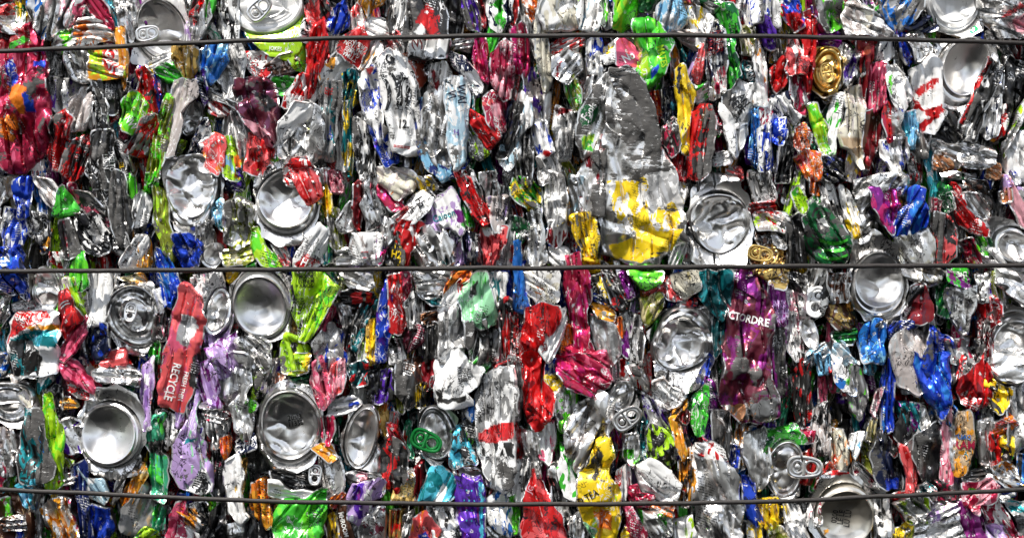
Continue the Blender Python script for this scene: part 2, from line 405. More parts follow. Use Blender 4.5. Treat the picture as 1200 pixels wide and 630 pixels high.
def build(name, pc, root_px, root_z, parent=None, mat=None, sharp=24):
    """mesh object with its origin at root (photo px) ; parent is the thing"""
    k = 1 - root_z / CAM_D
    xy, h = pc['xy'], pc['h']
    co = np.stack([(xy[:, 0] - root_px[0]) * k, -(h - root_z), -(xy[:, 1] - root_px[1]) * k], 1) * MM
    me = bpy.data.meshes.new(name); f = pc['f']
    tri = f.shape[1]
    me.vertices.add(len(co)); me.vertices.foreach_set('co', co.ravel().astype(np.float32))
    me.loops.add(f.size); me.loops.foreach_set('vertex_index', f.ravel().astype(np.int32))
    me.polygons.add(len(f)); me.polygons.foreach_set('loop_start', (np.arange(len(f)) * tri).astype(np.int32))
    me.polygons.foreach_set('use_smooth', np.ones(len(f), bool))
    me.update(calc_edges=True)
    for nm, key in (('paint', 'paint'), ('print', 'prn')):
        a = me.color_attributes.new(nm, 'FLOAT_COLOR', 'POINT'); a.data.foreach_set('color', pc[key].ravel().astype(np.float32))
    a = me.attributes.new('wear', 'FLOAT', 'POINT'); a.data.foreach_set('value', pc['wear'].astype(np.float32))
    me.materials.append(mat or MAT)
    if sharp: me.set_sharp_from_angle(angle=math.radians(sharp))
    o = bpy.data.objects.new(name, me); COL.objects.link(o)
    if parent: o.parent = parent
    else:
        wx, wz = world_pt(*root_px, root_z); o.location = (wx * MM, -root_z * MM, wz * MM)
    return o

def concat(pcs):
    o = 0; fs = []
    for p in pcs: fs.append(p['f'] + o); o += len(p['xy'])
    return dict(xy=np.concatenate([p['xy'] for p in pcs]), h=np.concatenate([p['h'] for p in pcs]), f=np.concatenate(fs),
                paint=np.concatenate([p['paint'] for p in pcs]), prn=np.concatenate([p['prn'] for p in pcs]), wear=np.concatenate([p['wear'] for p in pcs]))

GROUP = 'crushed cans pressed into the bale'
def tag(o, label, cat='crushed can', group=GROUP):
    o['label'] = label; o['category'] = cat
    if group: o['group'] = group

def lettering(text, x, y, size, rot, col, parent, surf, root_px, root_z, squash=1.0):
    cu = bpy.data.curves.new('lettering', 'FONT'); cu.body = text; cu.size = size; cu.align_x = 'CENTER'; cu.align_y = 'CENTER'; cu.space_line = .8; cu.resolution_u = 2; cu.offset = .022 * size
    tmp = bpy.data.objects.new('tmp', cu); COL.objects.link(tmp)
    bpy.context.view_layer.update()
    me = bpy.data.meshes.new_from_object(tmp.evaluated_get(bpy.context.evaluated_depsgraph_get()))
    bpy.data.objects.remove(tmp); bpy.data.curves.remove(cu)
    bm = bmesh.new(); bm.from_mesh(me); bpy.data.meshes.remove(me)
    bmesh.ops.triangulate(bm, faces=bm.faces)
    for _ in range(3):
        es = [e for e in bm.edges if e.calc_length() > 2.2]
        if es: bmesh.ops.subdivide_edges(bm, edges=es, cuts=1); bmesh.ops.triangulate(bm, faces=bm.faces)
    if not bm.faces: print('EMPTY TEXT', repr(text)); bm.free(); return None
    co = np.array([v.co[:2] for v in bm.verts]); co[:, 0] *= squash * .82
    f = np.array([[v.index for v in fc.verts] for fc in bm.faces]); bm.free()
    a = math.radians(rot); X = x + co[:, 0] * math.cos(a) + co[:, 1] * math.sin(a); Y = y + co[:, 0] * math.sin(a) - co[:, 1] * math.cos(a)
    tree = BVHTree.FromPolygons([(p[0], p[1], q) for p, q in zip(surf['xy'].tolist(), surf['h'].tolist())], surf['f'].tolist())
    H = np.empty(len(X)); ok = np.ones(len(X), bool)
    for i in range(len(X)):
        hit = tree.ray_cast(Vector((X[i], Y[i], 500)), Vector((0, 0, -1)))
        if hit[0] is None: ok[i] = False; H[i] = 0
        else: H[i] = hit[0].z + .8
    f = f[ok[f].all(1)]
    if not len(f): return None
    n = len(X); paint = np.empty((n, 4)); paint[:, :3] = PAL[col]; paint[:, 3] = 0; prn = paint.copy(); prn[:, 3] = 0
    return build('lettering', dict(xy=np.stack([X, Y], 1), h=H, f=f, paint=paint, prn=prn, wear=np.full(n, .12)), root_px, root_z, parent)

# ------------------------------------------------------------------ the list of cans
ZS = 4.2
def nums(s): return [float(v) for v in s.split()]
def read(data):
    things = []; x0 = y0 = 0.; f = 3.; th = None
    P = lambda s: [(x0 + a / f, y0 + b / f) for a, b in zip(*[iter(nums(s))] * 2)]
    for ln in data.strip().splitlines():
        ln = ln.strip()
        if not ln or ln[0] == '#': continue
        if ln[0] == '@': x0, y0, f = nums(ln[1:]); continue
        k = ln[0]; a = [s.strip() for s in ln[1:].split(';')]
        if k == '!': th = dict(label=a[0], cat=(a[1] if len(a) > 1 else 'crushed can'), parts=[]); things.append(th); continue
        opt = {}
        if k == 'C':       # one-mesh can  C z;col;poly;label;opts
            th = dict(label=a[3], cat='crushed can', parts=[]); things.append(th)
            for s in (a[4].split() if len(a) > 4 else []): opt[s[0]] = float(s[1:])
            th['parts'].append(dict(k='w', name='crushed_can', z=float(a[0]) * ZS, col=a[1], poly=P(a[2]), opt=opt, pat=[], txt=[]))
        elif k == 'w':     # w name;z;col;poly;opts
            for s in (a[4].split() if len(a) > 4 else []): opt[s[0]] = float(s[1:])
            th['parts'].append(dict(k='w', name=a[0], z=float(a[1]) * ZS, col=a[2], poly=P(a[3]), opt=opt, pat=[], txt=[]))
        elif k in 'bl':    # b z;col;cx cy rx ry rot (outer);cx cy rx ry rot (inner);opts
            for s in (a[4].split() if len(a) > 4 else []): opt[s[0]] = float(s[1:])
            eo, ei = nums(a[2]), nums(a[3])
            E = lambda e: (x0 + e[0] / f, y0 + e[1] / f, e[2] / f, e[3] / f, e[4])
            mo = E(nums(a[5])) if len(a) > 5 else None
            th['parts'].append(dict(k=k, name='base' if k == 'b' else 'lid', z=float(a[0]) * ZS, col=a[1], eo=E(eo), ei=E(ei), opt=opt, mouth=mo, pat=[], txt=[]))
        elif k == 't':     # t z;col;cx cy len rot
            e = nums(a[2]); th['parts'].append(dict(k='t', name='pull_tab', z=float(a[0]) * ZS, col=a[1], e=(x0 + e[0] / f, y0 + e[1] / f, e[2] / f, e[3]), pat=[], txt=[]))
        elif k == '~': th['parts'][-1]['pat'].append((a[0], P(a[1])))
        elif k == '"':     # "text;x y size rot;col
            e = nums(a[1]); th['parts'][-1]['txt'].append((a[0].replace('|', '\n'), x0 + e[0] / f, y0 + e[1] / f, e[2] / f, e[3], a[2]))
    return things

def make(things):
    for n, th in enumerate(things):
        pcs = []
        for i, p in enumerate(th['parts']):
            o = p.get('opt', {}); sd = th['n'] * 3 + i + 1
            if p['k'] == 'w':
                kw = dict(c=o.get('c', 1.0)); 
                if 'T' in o: kw['T'] = o['T']
                if 'L' in o: kw['lip'] = bool(o['L'])
                kw['carve'] = [(q['eo'], q['z'], q['opt'].get('D', 10)) for q in th['parts'] if q['k'] in 'bl']
                pc = wall(p['poly'], p['z'], p['col'], p['pat'], seed=int(o.get('s', sd)), **kw)
            elif p['k'] in 'bl':
                pc = end('base' if p['k'] == 'b' else 'lid', p['eo'], p['ei'], p['z'], p['col'], p['pat'], c=o.get('c', .4), seed=int(o.get('s', sd)), dome=o.get('D', 10), depth=o.get('H', 14), mouth=p['mouth'])
            else: pc = tab(*p['e'], p['z'], p['col'], seed=sd)
            pcs.append(pc)
        z0 = th['parts'][0]['z']
        allxy = np.concatenate([pc['xy'] for pc in pcs]); root_px = (float(allxy[:, 0].mean()), float(allxy[:, 1].max()))
        single = len(pcs) == 1
        if single: root = None
        else:
            root = bpy.data.objects.new(th['cat'].replace(' ', '_'), None); COL.objects.link(root); root.empty_display_size = .02
            wx, wz = world_pt(*root_px, z0); root.location = (wx * MM, -z0 * MM, wz * MM); tag(root, th['label'], th['cat'], GROUP if th['cat'] == 'crushed can' else None)
        last = None
        for p, pc in zip(th['parts'], pcs):
            par = root
            if p['k'] == 't' and last is not None and root: par = last
            nm = p['name'] if not single else ('pull_tab' if p['k'] == 't' else 'crushed_can')
            ob = build(nm, pc, root_px, z0, par, MAT_END if p['k'] in 'blt' else MAT_SCRATCH if p['opt'].get('m') else MAT)
            if single: tag(ob, th['label'], th['cat'])
            if p['k'] == 'l': last = ob
            for tx in p['txt']: lettering(*tx, ob, pc, root_px, z0)

def split_small(things, limit=300):
    """about 300 single cans stay things of their own; the smallest scraps join the packed mass"""
    def area(t):
        p = np.array(t['parts'][0]['poly']); p = np.clip(p, [0, 0], [1200, 630]); x, y = p.T
        return abs(np.dot(x, np.roll(y, -1)) - np.dot(y, np.roll(x, -1))) / 2
    keep, cand, small = [], [], []
    for i, t in enumerate(things):
        t['n'] = i
        if len(t['parts']) > 1 or t['parts'][0]['k'] != 'w' or t['parts'][0]['txt']: keep.append(t)
        elif t['label'] == '-': small.append(t)
        else: cand.append((area(t), i, t))
    cand.sort(key=lambda c: -c[0]); room = max(0, limit - len(keep))
    keep += [c[2] for c in cand[:room]]; small += [c[2] for c in cand[room:]]
    keep.sort(key=lambda t: t['n'])
    return keep, small
DATA = r"""
@ 0 0 3
C 5;crim/pink.25^.33;-60 150 0 120 40 95 110 92 160 150 175 250 170 320 190 400 180 490 140 560 90 600 40 608 0 560 -60 540;large crimson can with orange and blue print at the left edge below the top wire;c1.1 T16
~dred^.45;-60 150 0 120 40 95 100 95 120 150 60 180 0 200
~orange^.2;40 300 110 310 120 370 90 410 50 350
~orange;10 420 70 405 85 440 60 500 15 480
~blue;35 230 60 210 80 290 50 320
~blue;95 330 130 330 140 400 110 400
~blue;130 220 175 215 170 240 130 240
~green;40 175 90 130 110 140 60 185
~dred^.1;60 470 100 410 110 440 80 500
~dgreen;0 260 15 250 20 300 5 320
C 4;sil/coral.36^.1;0 30 50 20 75 60 80 110 40 125 0 110 -30 80;bare silver foil-like can at the left edge above the crimson can;c1.2
C 3;dgreen/sil.5;70 40 110 40 110 95 80 105;small pale green scrap above the crimson can;c.7
C 3;dred;-20 -30 60 -30 100 0 95 15 40 20 -10 15;dark red can end in the top left corner
C 6;sil/azure.28^.25;110 -40 240 -40 232 20 200 120 165 145 130 100 110 40;long silver foil blade standing above the top wire near the left corner;c1.1 L1
C 5;taupe/black.4;225 25 252 25 248 60 225 130 195 150 210 80;narrow taupe blade with dark ribs beside the long silver foil blade
C 4;sil/pink.36^.2;255 -40 320 -40 335 40 300 90 262 140 240 90 250 30;crumpled silver and white panel above the top wire;c1.2
C 5;white/orange.3^.2;272 95 300 70 345 75 400 95 430 130 340 160 285 160 265 130;white can with orange patches just above the top wire
~orange^.1;275 110 300 80 330 78 290 150 278 140
C 7;crim^.05;318 -20 345 -20 400 30 428 100 425 122 395 105 345 60;smooth crimson blade pointing down at the top wire;c.35 L1 T6
C 5;white/red.45^.1;340 130 420 118 425 155 345 160;red and white printed scrap tucked behind the top wire;c.6
C 4;sil/dsil.4^.1;400 -30 470 -30 480 60 470 150 440 130 425 60;silver strip beside the crimson blade at the top edge
C 4;char^.5;185 190 210 180 240 230 235 270 205 285 180 265;black rounded scrap below the top wire beside the crimson can;c.4
C 6;sil/dsil.2^.1;232 175 300 160 325 250 325 280 300 297 262 275 235 220;smooth silver folded can under the top wire left part;c.6 L1
C 6;amber/lime.35^.2;322 180 400 172 445 190 448 275 400 280 335 275 325 240;orange and lime can with a red centre under the top wire;c.9
~red/sil.5;365 180 440 175 445 265 420 280 370 230
~lime;325 185 350 185 355 265 330 265
C 7;amber/gold.2^.1;430 120 462 120 475 220 478 280 462 335 448 280 455 200;slim orange blade crossing under the top wire;c.6
C 5;sil/bgreen.32^.15;300 120 345 150 300 160 240 200 215 180 250 130;grey silver shoulder curved over the folded silver can;c.7 L1
! open can lid with raised pull tab in the top left quarter
w can_body;3;sil^.1;480 -30 600 -40 655 40 650 150 600 230 520 240 475 215 480 60
b 4;sil^.0;565 115 92 122 -20;570 100 78 96 -20;D6 H14 c.25
t 7;sil;530 125 78 -10
C 3;white^.1;560 210 640 190 650 225 600 250 540 250;white can shoulder under the open lid with pull tab
C 7;bronze/gold.4^.05;615 165 650 155 705 170 700 240 680 280 650 278 615 215;dull gold pinched can hanging below the top wire;c.7 T12
C 6;azure/sky.35^.1;708 180 735 158 795 155 805 215 770 275 745 292 715 270;blue can with pale rings hanging from the top wire;c.7
"O;733 192 50 0;lblue
"O;725 250 40 0;lblue
C 3;sil/dsil.5;655 40 705 -30 745 -30 740 60 720 130 685 140;silver crumple between the open lid and the green blade
C 5;green/bgreen.3^.1;735 -20 778 -20 772 50 752 98 728 105 745 50;bright green blade at the top edge left of the big round lid;c.6
C 4;sil/red.36^.4;690 60 735 10 742 90 720 140 690 130;white printed sliver beside the bright green blade
C 5;white/black.45^.3;785 -40 828 -40 845 80 840 145 795 145 780 60;white strip with black print left of the big round lid;c.9
C 5;grey/sil.5^.35;800 160 855 160 865 240 850 330 860 370 800 340 770 290 800 240;grey printed can with black rings below the top wire;c1.1
C 4;green^.1;570 262 605 235 645 245 650 290 610 298;green folded scrap left of the dull gold can;c.8
C 6;red/char.3^.3;512 265 540 250 560 290 568 400 550 440 520 380 525 300;dark red upright strip in the upper left area;c1.1
C 4;sil/violet.3;470 300 520 250 510 330 480 380;thin silver curl beside the dark red upright strip
C 7;bgreen/lime.3^.15;440 365 475 330 520 370 530 400 500 430 480 470 440 460;lime green folded can reading NW, upper left;c.8
"NW;468 435 34 55;white
C 4;white/red.5;390 400 430 385 440 420 400 460 388 440;small white scrap with red corner beside the lime folded can
C 5;red/dsil.3^.35;455 520 510 430 550 400 560 470 535 555 490 550 450 530;red and silver can below the lime folded can;c1.2
C 4;blue/red.3;555 270 580 300 580 400 560 380;thin blue strip right of the dark red strip
C 6;bgreen/olive.4^.3;520 560 545 470 590 330 608 350 605 430 590 520 560 630 520 640;long green leaf-like blade in the upper left area;c.8
C 6;char/black.3^.3;335 285 440 275 455 310 445 360 400 410 370 400 345 330;black can with small grey print below the orange and lime can;c.4 T10
"H.N|EREI|L1KUE;395 325 22 0;grey
C 5;taupe/sil.3^.2;255 350 300 310 335 320 330 400 300 460 262 460 250 400;beige scrunched can in the upper left area;c1.2
C 6;white/black.4^.35;310 320 345 300 385 380 380 470 350 480 315 440;white curved can with rows of black print;c.9
"ANDER NAT;352 400 20 75;black
C 3;grey/violet.32^.15;190 280 290 300 270 380 220 420 190 360;grey green crumple right of the crimson can
C 6;red/dred.4^.45;200 420 240 390 262 420 240 480 250 560 200 600 175 540 205 480;scuffed red panel right of the crimson can;c1
C 5;red/char.4^.4;245 500 310 480 320 520 300 600 260 640 225 600 240 540;red and grey shard lower right of the crimson can
C 7;char/white.12^.4;340 470 400 460 400 520 405 600 400 660 340 660 310 600 325 530;charcoal can with white lettering rows in the upper left area;c.7
"DSELTO|LSISIN;388 570 24 85;white
C 5;char/white.3^.2;400 480 450 520 470 600 440 640 405 600 395 520;black and white scrap beside the charcoal lettered can
"YEL;430 580 20 80;yellow
C 7;taupe^.04;612 285 690 285 695 340 640 390 630 470 610 550 588 560 600 450;smooth taupe folded sheet right of the green blade;c.35 T7
! small oval can end nested in the taupe sheet
b 5;sil/grey.4^.2;675 410 40 75 18;675 410 28 60 18;D5 H9 c.9
C 6;violet/navy.4^.1;690 290 740 265 750 330 740 390 710 350 690 330;dark violet crumpled foil under the blue can;c1.2
C 4;coral/white.4^.2;755 340 810 370 825 410 790 420 760 400;coral scrap with pale print below the grey ringed can
C 5;sil/dsil.3;750 300 800 340 870 365 860 400 810 370 760 350;grey metal lip under the grey ringed can;c.6
C 5;coral/orange.3^.1;705 510 760 470 795 490 790 590 770 620 730 590;coral orange folded can above the crumpled dome;c.6
C 5;lime/sky.3^.15;795 480 830 490 850 550 840 640 800 620 790 550;small can with lime and pale blue print and orange edge;c.7
~orange;830 520 850 550 845 640 830 620
C 4;white/navy.45^.2;695 460 730 420 740 480 700 540 660 540;white and navy lettered strip
"IZZE;700 490 22 -65;navy
C 4;lime/olive.4^.3;600 560 640 510 665 505 640 560 580 600;olive green shard left of the crumpled dome
C 4;white/grey.5^.3;820 400 870 380 880 470 895 560 850 560 830 480;white and grey printed ribbon at the upper left area
@ 300 0 3
! big round can lid with raised tab above the top wire, on a lime green can
w can_body;4;lime/green.2^.1;-60 60 60 90 172 30 165 120 150 190 110 208 60 200 5 165 -20 120;c.4 T12
"JOKES;75 178 20 5;white
l 7;white^.08;35 25 138 100 0;40 18 112 78 0;c.25 H14;112 -10 36 62 -30
t 8;sil;20 40 90 -42
C 5;bgreen/lime.4^.1;130 190 172 150 190 180 185 250 160 255 138 225;bright green flap curling below the lid of the lime can;c.5
C 6;white/black.3^.2;150 130 178 70 190 110 182 150;white scrap with a black letter D right of the lime can
"D;172 118 30 -70;black
C 4;red/white.35^.15;-30 190 20 185 75 210 55 260 30 290 -20 250;red can with white lettering below the lime green can;c.8
"SO|US;15 225 38 -70;white
C 5;taupe/brown.4^.1;45 255 100 215 150 205 160 255 120 275 55 275;brown hollow can end under the lime green can;c.5 L1
C 3;sil/dred.36^.15;-30 280 30 270 60 290 20 330 -30 320;grey metal fold above the plum coloured can
C 6;plum/maroon.5^.2;-60 290 20 280 60 290 80 340 75 460 70 520 20 500 -40 420 -60 340;plum purple shiny can with dark leaf shapes;c.8 T14
~black;0 330 50 340 80 370 40 400
~lpink^.1;-40 420 20 440 60 480 -20 500
C 5;coral/red.4^.15;-20 470 70 500 65 560 20 620 -30 600;red panel hanging from the bottom of the plum can;c1
C 5;green/white.3^.15;75 290 150 292 150 320 115 350 80 330;small green can neck with white printed letter, beside plum can;c.5
C 6;red/white.25^.1;150 280 172 260 180 340 175 370 95 380 110 345;triangular red scrap with two rows of white letters;c.5
"FOR REC|UNBLEND;140 352 21 12;white
C 6;red/dred.3^.15;190 110 235 60 250 130 255 200 215 280 185 350 180 250;glossy red twisted strip crossed by the top wire beside lime flap;c.7
C 5;coral/char.4^.3;170 -30 240 -30 262 40 250 90 200 110 175 40;red and charcoal can at the top edge right of the big lid;c.9
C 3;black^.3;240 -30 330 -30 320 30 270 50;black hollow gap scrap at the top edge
C 6;blue/white.2^.1;275 60 320 25 335 50 330 110 290 130 265 115;glossy blue crumpled scrap just above the top wire;c1.1
C 5;blue/sil.6;262 130 300 130 285 190 268 240;blue and silver ribbon under the top wire
C 7;red/coral.3^.1;300 140 375 105 395 130 380 190 355 232 320 215 290 180;red panel with white recycling words crossed by the top wire;c.35 T6
"TTIMA|GAMES|LIMATION|URBANO;345 178 22 -148;white
C 5;white/amber.28^.3;228 245 290 190 345 225 320 270 290 310 230 330;white can body below the red recycling panel;c.6
C 6;grey/teal.28^.35;225 300 300 290 300 360 285 440 270 560 245 560 230 430;grey white column with red letters in the upper left;c1
"EJE;258 325 32 10;red
"I|O;262 470 34 5;blue
C 4;white/dsil.4^.1;190 330 225 260 260 250 235 340 215 360;silver curved shoulder between red strip and grey white column;c.6
C 6;teal/yellow.4^.2;310 270 345 245 362 280 360 350 335 380 330 460 340 560 330 620 312 560 318 440;teal and yellow striped slim can in the upper left;c1
C 5;grey/sil.6^.4;290 370 325 360 330 470 320 600 290 600 280 480;grey torn strip left of the teal and yellow can
~coral;285 390 300 380 305 420 290 430
C 6;amber/white.3^.1;368 -30 460 -30 455 20 430 40 405 75 380 30;orange and white can at the top edge with teal spot;c.8
~teal;410 70 455 40 460 85 430 90
C 5;white/sil.4^.1;400 80 460 90 465 130 430 150 400 140;white lower panel of the orange can above the wire;c.7
C 4;coral/white.5^.2;330 70 370 30 390 100 380 140 350 140;red and white edge left of the orange can
C 5;white/char.4^.35;470 -30 530 -30 520 60 515 120 470 130 460 60;grey white crackled can above the top wire
! charcoal can with red emblem panel above a curled white rim, top centre-left
w can_body;7;char/red.1^.4;540 40 560 -30 640 -30 668 60 680 150 665 200 600 212 540 200 525 120;c.45 T12
~red^.2;565 80 600 20 625 40 645 110 620 130
~coral^.1;590 130 650 120 640 150 600 155
~white^.1;560 120 585 85 600 125 590 145
~white^.1;535 150 680 140 665 200 600 212 540 200
"(V);568 160 40 -15;dred
C 4;char/black.4^.35;650 -30 740 -30 735 40 720 120 690 130 660 60;dark grey can at the top edge right of the red emblem can;c.9
C 6;char/violet.36^.5;725 -30 760 0 785 60 790 118 750 118 735 60;dark grey blade above the top wire in the centre left;c.7 L1
C 4;sil/white.3^.1;680 170 760 140 770 150 750 195 700 185;pale silver triangular fold below the top wire;c.4
C 6;mag/crim.3^.1;775 135 800 145 812 210 820 300 800 290 765 220;magenta folded blade below the top wire, centre left;c.6 L1
C 4;dred/black.4;785 -30 800 -30 805 110 790 110;thin dark red strip at the top edge
C 6;white/navy.32^.2;820 -30 900 -30 895 70 860 120 830 100 815 40;white and green can with leaf print at the top edge centre;c.8
~green^.1;815 20 850 30 840 80 870 110 880 60 850 10
~green^.1;840 -20 860 -30 870 20 850 20
C 5;green^.1;830 100 880 105 850 150 845 190 825 230 820 150;green strip under the white and green can;c.6
! pink can with raspberry leaf pattern and dented oval end, centre left
w can_body;7;lpink/crim.45^.15;830 200 875 140 905 160 905 260 890 340 865 355 830 300;c.8 T12
w neck;7;crim/coral.3^.1;798 345 830 325 875 345 885 400 870 460 850 470 810 430;c.7 T9
~lpink;825 380 850 360 865 400 850 430
C 6;white/violet.32^.15;650 180 678 195 640 210 585 212 545 200 590 185;white curled rim below the red emblem can;c.3 L1
C 5;rust/brown.2^.05;525 210 560 205 605 235 600 270 580 330 550 290;rust brown smooth panel under the white rim;c.5
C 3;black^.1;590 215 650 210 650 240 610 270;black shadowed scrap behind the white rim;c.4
C 4;white/amber.32^.2;380 190 430 150 450 170 440 220 400 250 370 260;white shoulder left of the ringed white can;c.7
C 5;sil/coral.3^.2;455 140 510 130 520 200 500 215 460 180;red and silver crumple below the top wire
! large white can printed with black concentric arcs and digits, upper centre left
w can_body;7;white/sil.4^.3;440 215 475 185 500 200 530 220 565 300 575 400 570 530 530 540 480 530 470 420 445 330;c.6 T12
~char/white.4^.2;490 270 540 270 550 380 520 400 495 350
"((((;520 330 130 172;black
"G;475 215 46 -60;black
"12.;520 440 42 4;black
"=====;515 520 24 5;red
C 6;white/blue.28^.35;365 300 380 260 420 240 445 260 455 340 450 440 480 480 470 560 430 480 385 420;pale grey can with a blue patch left of the ringed can;c1
~blue/grey.4;375 320 430 310 425 380 380 370
~coral;395 245 410 238 415 258 400 262
C 5;blue/violet.2^.15;410 450 445 450 470 530 505 545 500 575 465 600 440 540;glossy blue shard below the pale grey can;c.8
~white;425 460 440 470 455 520 440 500
C 4;white/char.5^.4;345 420 400 380 420 460 410 560 420 640 370 640 350 520;black and white torn scrap right of the teal and yellow can;c1.3
C 6;navy/white.4^.1;685 200 730 215 785 280 800 330 780 350 735 290 700 240;navy and white curved shoulder band, upper centre;c.4 L1
! open silver can shell with navy edge, left of the WAI can
w can_body;4;sil/dsil.4^.1;600 340 640 290 670 300 660 400 680 520 700 600 660 620 610 570 580 480 585 400;c.7
w side_fold;6;sil/grey.3;590 400 625 340 665 400 660 520 620 560 590 500;c.8 L1
~white;625 400 640 400 630 520 615 500
w printed_edge;6;dblue/sky.4;570 360 585 350 590 480 620 560 700 625 660 640 600 590 572 520;c.3 T6
C 5;white/sil.3;615 250 670 230 690 270 650 330 620 300;white and red torn flap above the WAI can;c.5
~dred;620 265 630 258 655 320 640 335
C 8;lblue/white.4^.35;668 290 690 275 735 280 745 330 742 480 735 570 700 600 685 520 672 400;pale blue slim can lettered WAI standing in the upper centre;c.5 T10
"WAI|V\;705 335 42 85;navy
"H;706 470 30 0;violet
C 5;teal/sil.4^.2;745 300 765 330 765 400 750 400;thin teal edge right of the pale blue WAI can
C 7;red^.05;750 400 790 425 850 470 860 490 820 530 800 500 760 450;glossy red folded triangle right of the WAI can;c.4 T7
C 5;dsil/lime.36^.2;750 450 800 500 820 540 790 570 755 560;silver grey dented cup below the glossy red triangle;c.6 L1
C 4;blue/sil.4;730 490 750 480 755 560 730 600;blue sliver beside the WAI can foot
C 5;char/navy.28^.15;860 420 900 360 940 370 920 440 880 560 850 560;grey panel right of the dented pink can neck;c.9
C 4;lblue/sil.5^.2;860 500 920 470 930 540 890 600 860 570;pale blue scrap below the dented pink neck;c.8
! crushed open can shell with folded silver sides left of the red letters column
w can_body;4;dsil/sil.4^.2;120 400 180 360 225 390 245 470 240 560 200 590 140 560 95 560 80 500;c1.2
w shoulder_fold;6;white^.15;150 370 215 375 240 420 210 430 150 430 110 500 80 530 95 440;c.5 L1
w curled_wall;5;sil/olive.2;150 430 205 440 225 500 200 550 160 520;c.8 L1
C 6;red/white.35^.2;95 600 130 560 180 550 215 600 200 650 120 650;pale red can top with white stripes above the big dome;c.8
C 4;lime/green.4;30 560 70 545 95 560 40 600 10 640 0 600;green sliver under the plum can
@ 600 0 3
C 5;red/orange.3^.2;-10 -30 20 -30 15 80 0 110;bright red strip at the top edge left of the cream can
C 5;orange/white.4^.2;30 -30 80 -30 85 40 70 100 45 40;orange and white blade at the top edge centre
C 4;white/grey.5^.3;20 0 40 60 70 130 100 200 80 230 30 120;black and white slim ribbon crossing the top wire
C 6;white/cream.4^.1;115 -30 195 -30 235 60 220 100 170 110 110 110 90 60;cream and white smooth can above the top wire;c.5 L1
C 6;cream/grey.4^.3;85 100 100 -20 118 0 115 110 130 200 135 300 115 330 90 230;long beige upright strip through the top wire;c.5
C 6;mag/crim.4^.1;0 110 40 85 60 150 55 250 40 270 10 250 0 200;glossy magenta crumpled can below the top wire centre;c.8
C 4;red/grey.4^.2;0 280 30 270 20 340 0 390;dark red crumple below the magenta can
C 5;lblue/sil.5^.25;230 30 260 0 310 0 310 70 290 115 240 110;pale blue dented can above the top wire centre;c1
C 5;bgreen/white.4^.1;305 -30 330 -20 330 60 315 110;thin green and white strip at the top centre
C 4;dblue/white.4^.1;330 -30 355 -30 355 100 325 115;thin blue and white strip at the top centre
C 6;bgreen/lime.35^.1;358 -30 440 -30 470 0 440 40 415 90 395 112 362 100 355 40;bright lime and green can above the top wire;c.8
C 7;green/bgreen.3^.1;425 70 480 58 520 110 555 160 550 220 520 270 490 310 455 320 435 250 455 190 430 130;large green can lettered MATES crossing the top wire;c.6 T14
"MATES;523 205 32 78;lime
~lime;440 200 470 180 480 250 450 290
~blue;480 260 510 230 515 245 485 285
C 5;dgreen/char.4^.2;450 -30 530 -30 500 30 480 55 440 60;dark green hollow at the top edge centre
C 6;white/sky.35^.15;510 30 560 -10 590 0 615 60 590 100 545 112 515 80;white and pale blue folded can above the top wire, centre right;c.7
~sky;505 40 545 -5 555 20 530 60
C 5;taupe/cream.3^.1;570 130 610 130 660 130 650 190 600 170;beige panel just below the top wire
C 5;white/yellow.32^.1;610 40 670 60 690 90 670 140 640 180 620 130;white silver fold crossed by the top wire
C 5;sil/dgreen.36^.4;600 -30 690 -30 720 20 690 60 640 40;grey crackled can at the top edge centre right;c1.1
C 6;coral^.1;655 170 668 175 665 250 640 310 625 280;coral slim blade below the top wire;c.4
C 4;green/char.4^.2;650 260 680 240 670 320 640 330;dark green gap filler beside coral blade
C 7;sil/navy.32^.35;682 150 690 90 720 70 745 120 750 200 740 330 705 350 690 260;silver can with dark red lettering crossing the top wire;c.7
"NEVER|HUSKER;710 150 32 85;dred
~crim/white.4;705 250 750 230 740 330 710 330
C 6;dgreen/green.4^.2;690 10 770 20 790 110 775 180 795 260 750 320 745 200 750 110;dark green and green upright can at the top right of centre;c.9
C 4;dred/sil.5;785 0 810 -10 805 80 785 90;grey and red sliver near top edge
C 5;white/blue.36^.3;800 -30 900 -30 900 60 860 80 830 100 810 40;white grey crackled can at the top edge right of centre;c1.1
C 6;violet^.1;845 80 870 70 905 130 905 190 880 180 860 130;glossy violet blade right of centre near top wire;c.5
C 5;cream/olive.4^.2;790 110 830 120 835 210 800 200;cream strip crossed by the top wire, right of centre
C 5;white/amber.28^.15;830 130 870 150 890 260 895 370 850 370 860 260;tall white silver fold right of centre below top wire;c.5
C 4;white/red.35^.25;130 170 190 135 240 140 250 170 190 180 140 210;white and red striped scrap below the cream can;c.7
C 6;sil/white.3^.1;150 210 200 180 240 190 240 250 190 290 150 270;silver smooth fold left of the large scuffed can;c.6
~dred;165 215 175 212 155 290 148 280
C 5;white/blue.35^.2;260 160 300 130 310 170 300 270 270 270 260 220;white blade with blue strokes above the large scuffed can;c.6
C 5;white/yellow.28^.1;310 190 360 160 365 230 320 240;white striped neck beside the coral cup, above the large can
C 7;coral/pink.5^.05;365 150 385 135 440 165 455 190 435 245 370 225;coral pink cup shaped scrap lettered No, above the large scuffed can;c.3 T8
"No;408 205 42 -30;white
C 4;white/green.32^.15;370 140 400 132 450 170 445 185;white rim of the coral pink cup
! very large grey scuffed can with green lettered neck and yellow bottom
w can_body;7;sil/white.4^.50;345 260 440 270 470 320 500 400 515 520 560 600 600 760 600 840 500 930 400 920 320 890 310 760 320 620 325 500 340 350;c.5 T12 m1
~yellow/sil.4^.47;335 640 600 600 600 780 480 850 360 760
~yellow/sil.2^.44;340 860 600 800 560 880 450 920 360 910
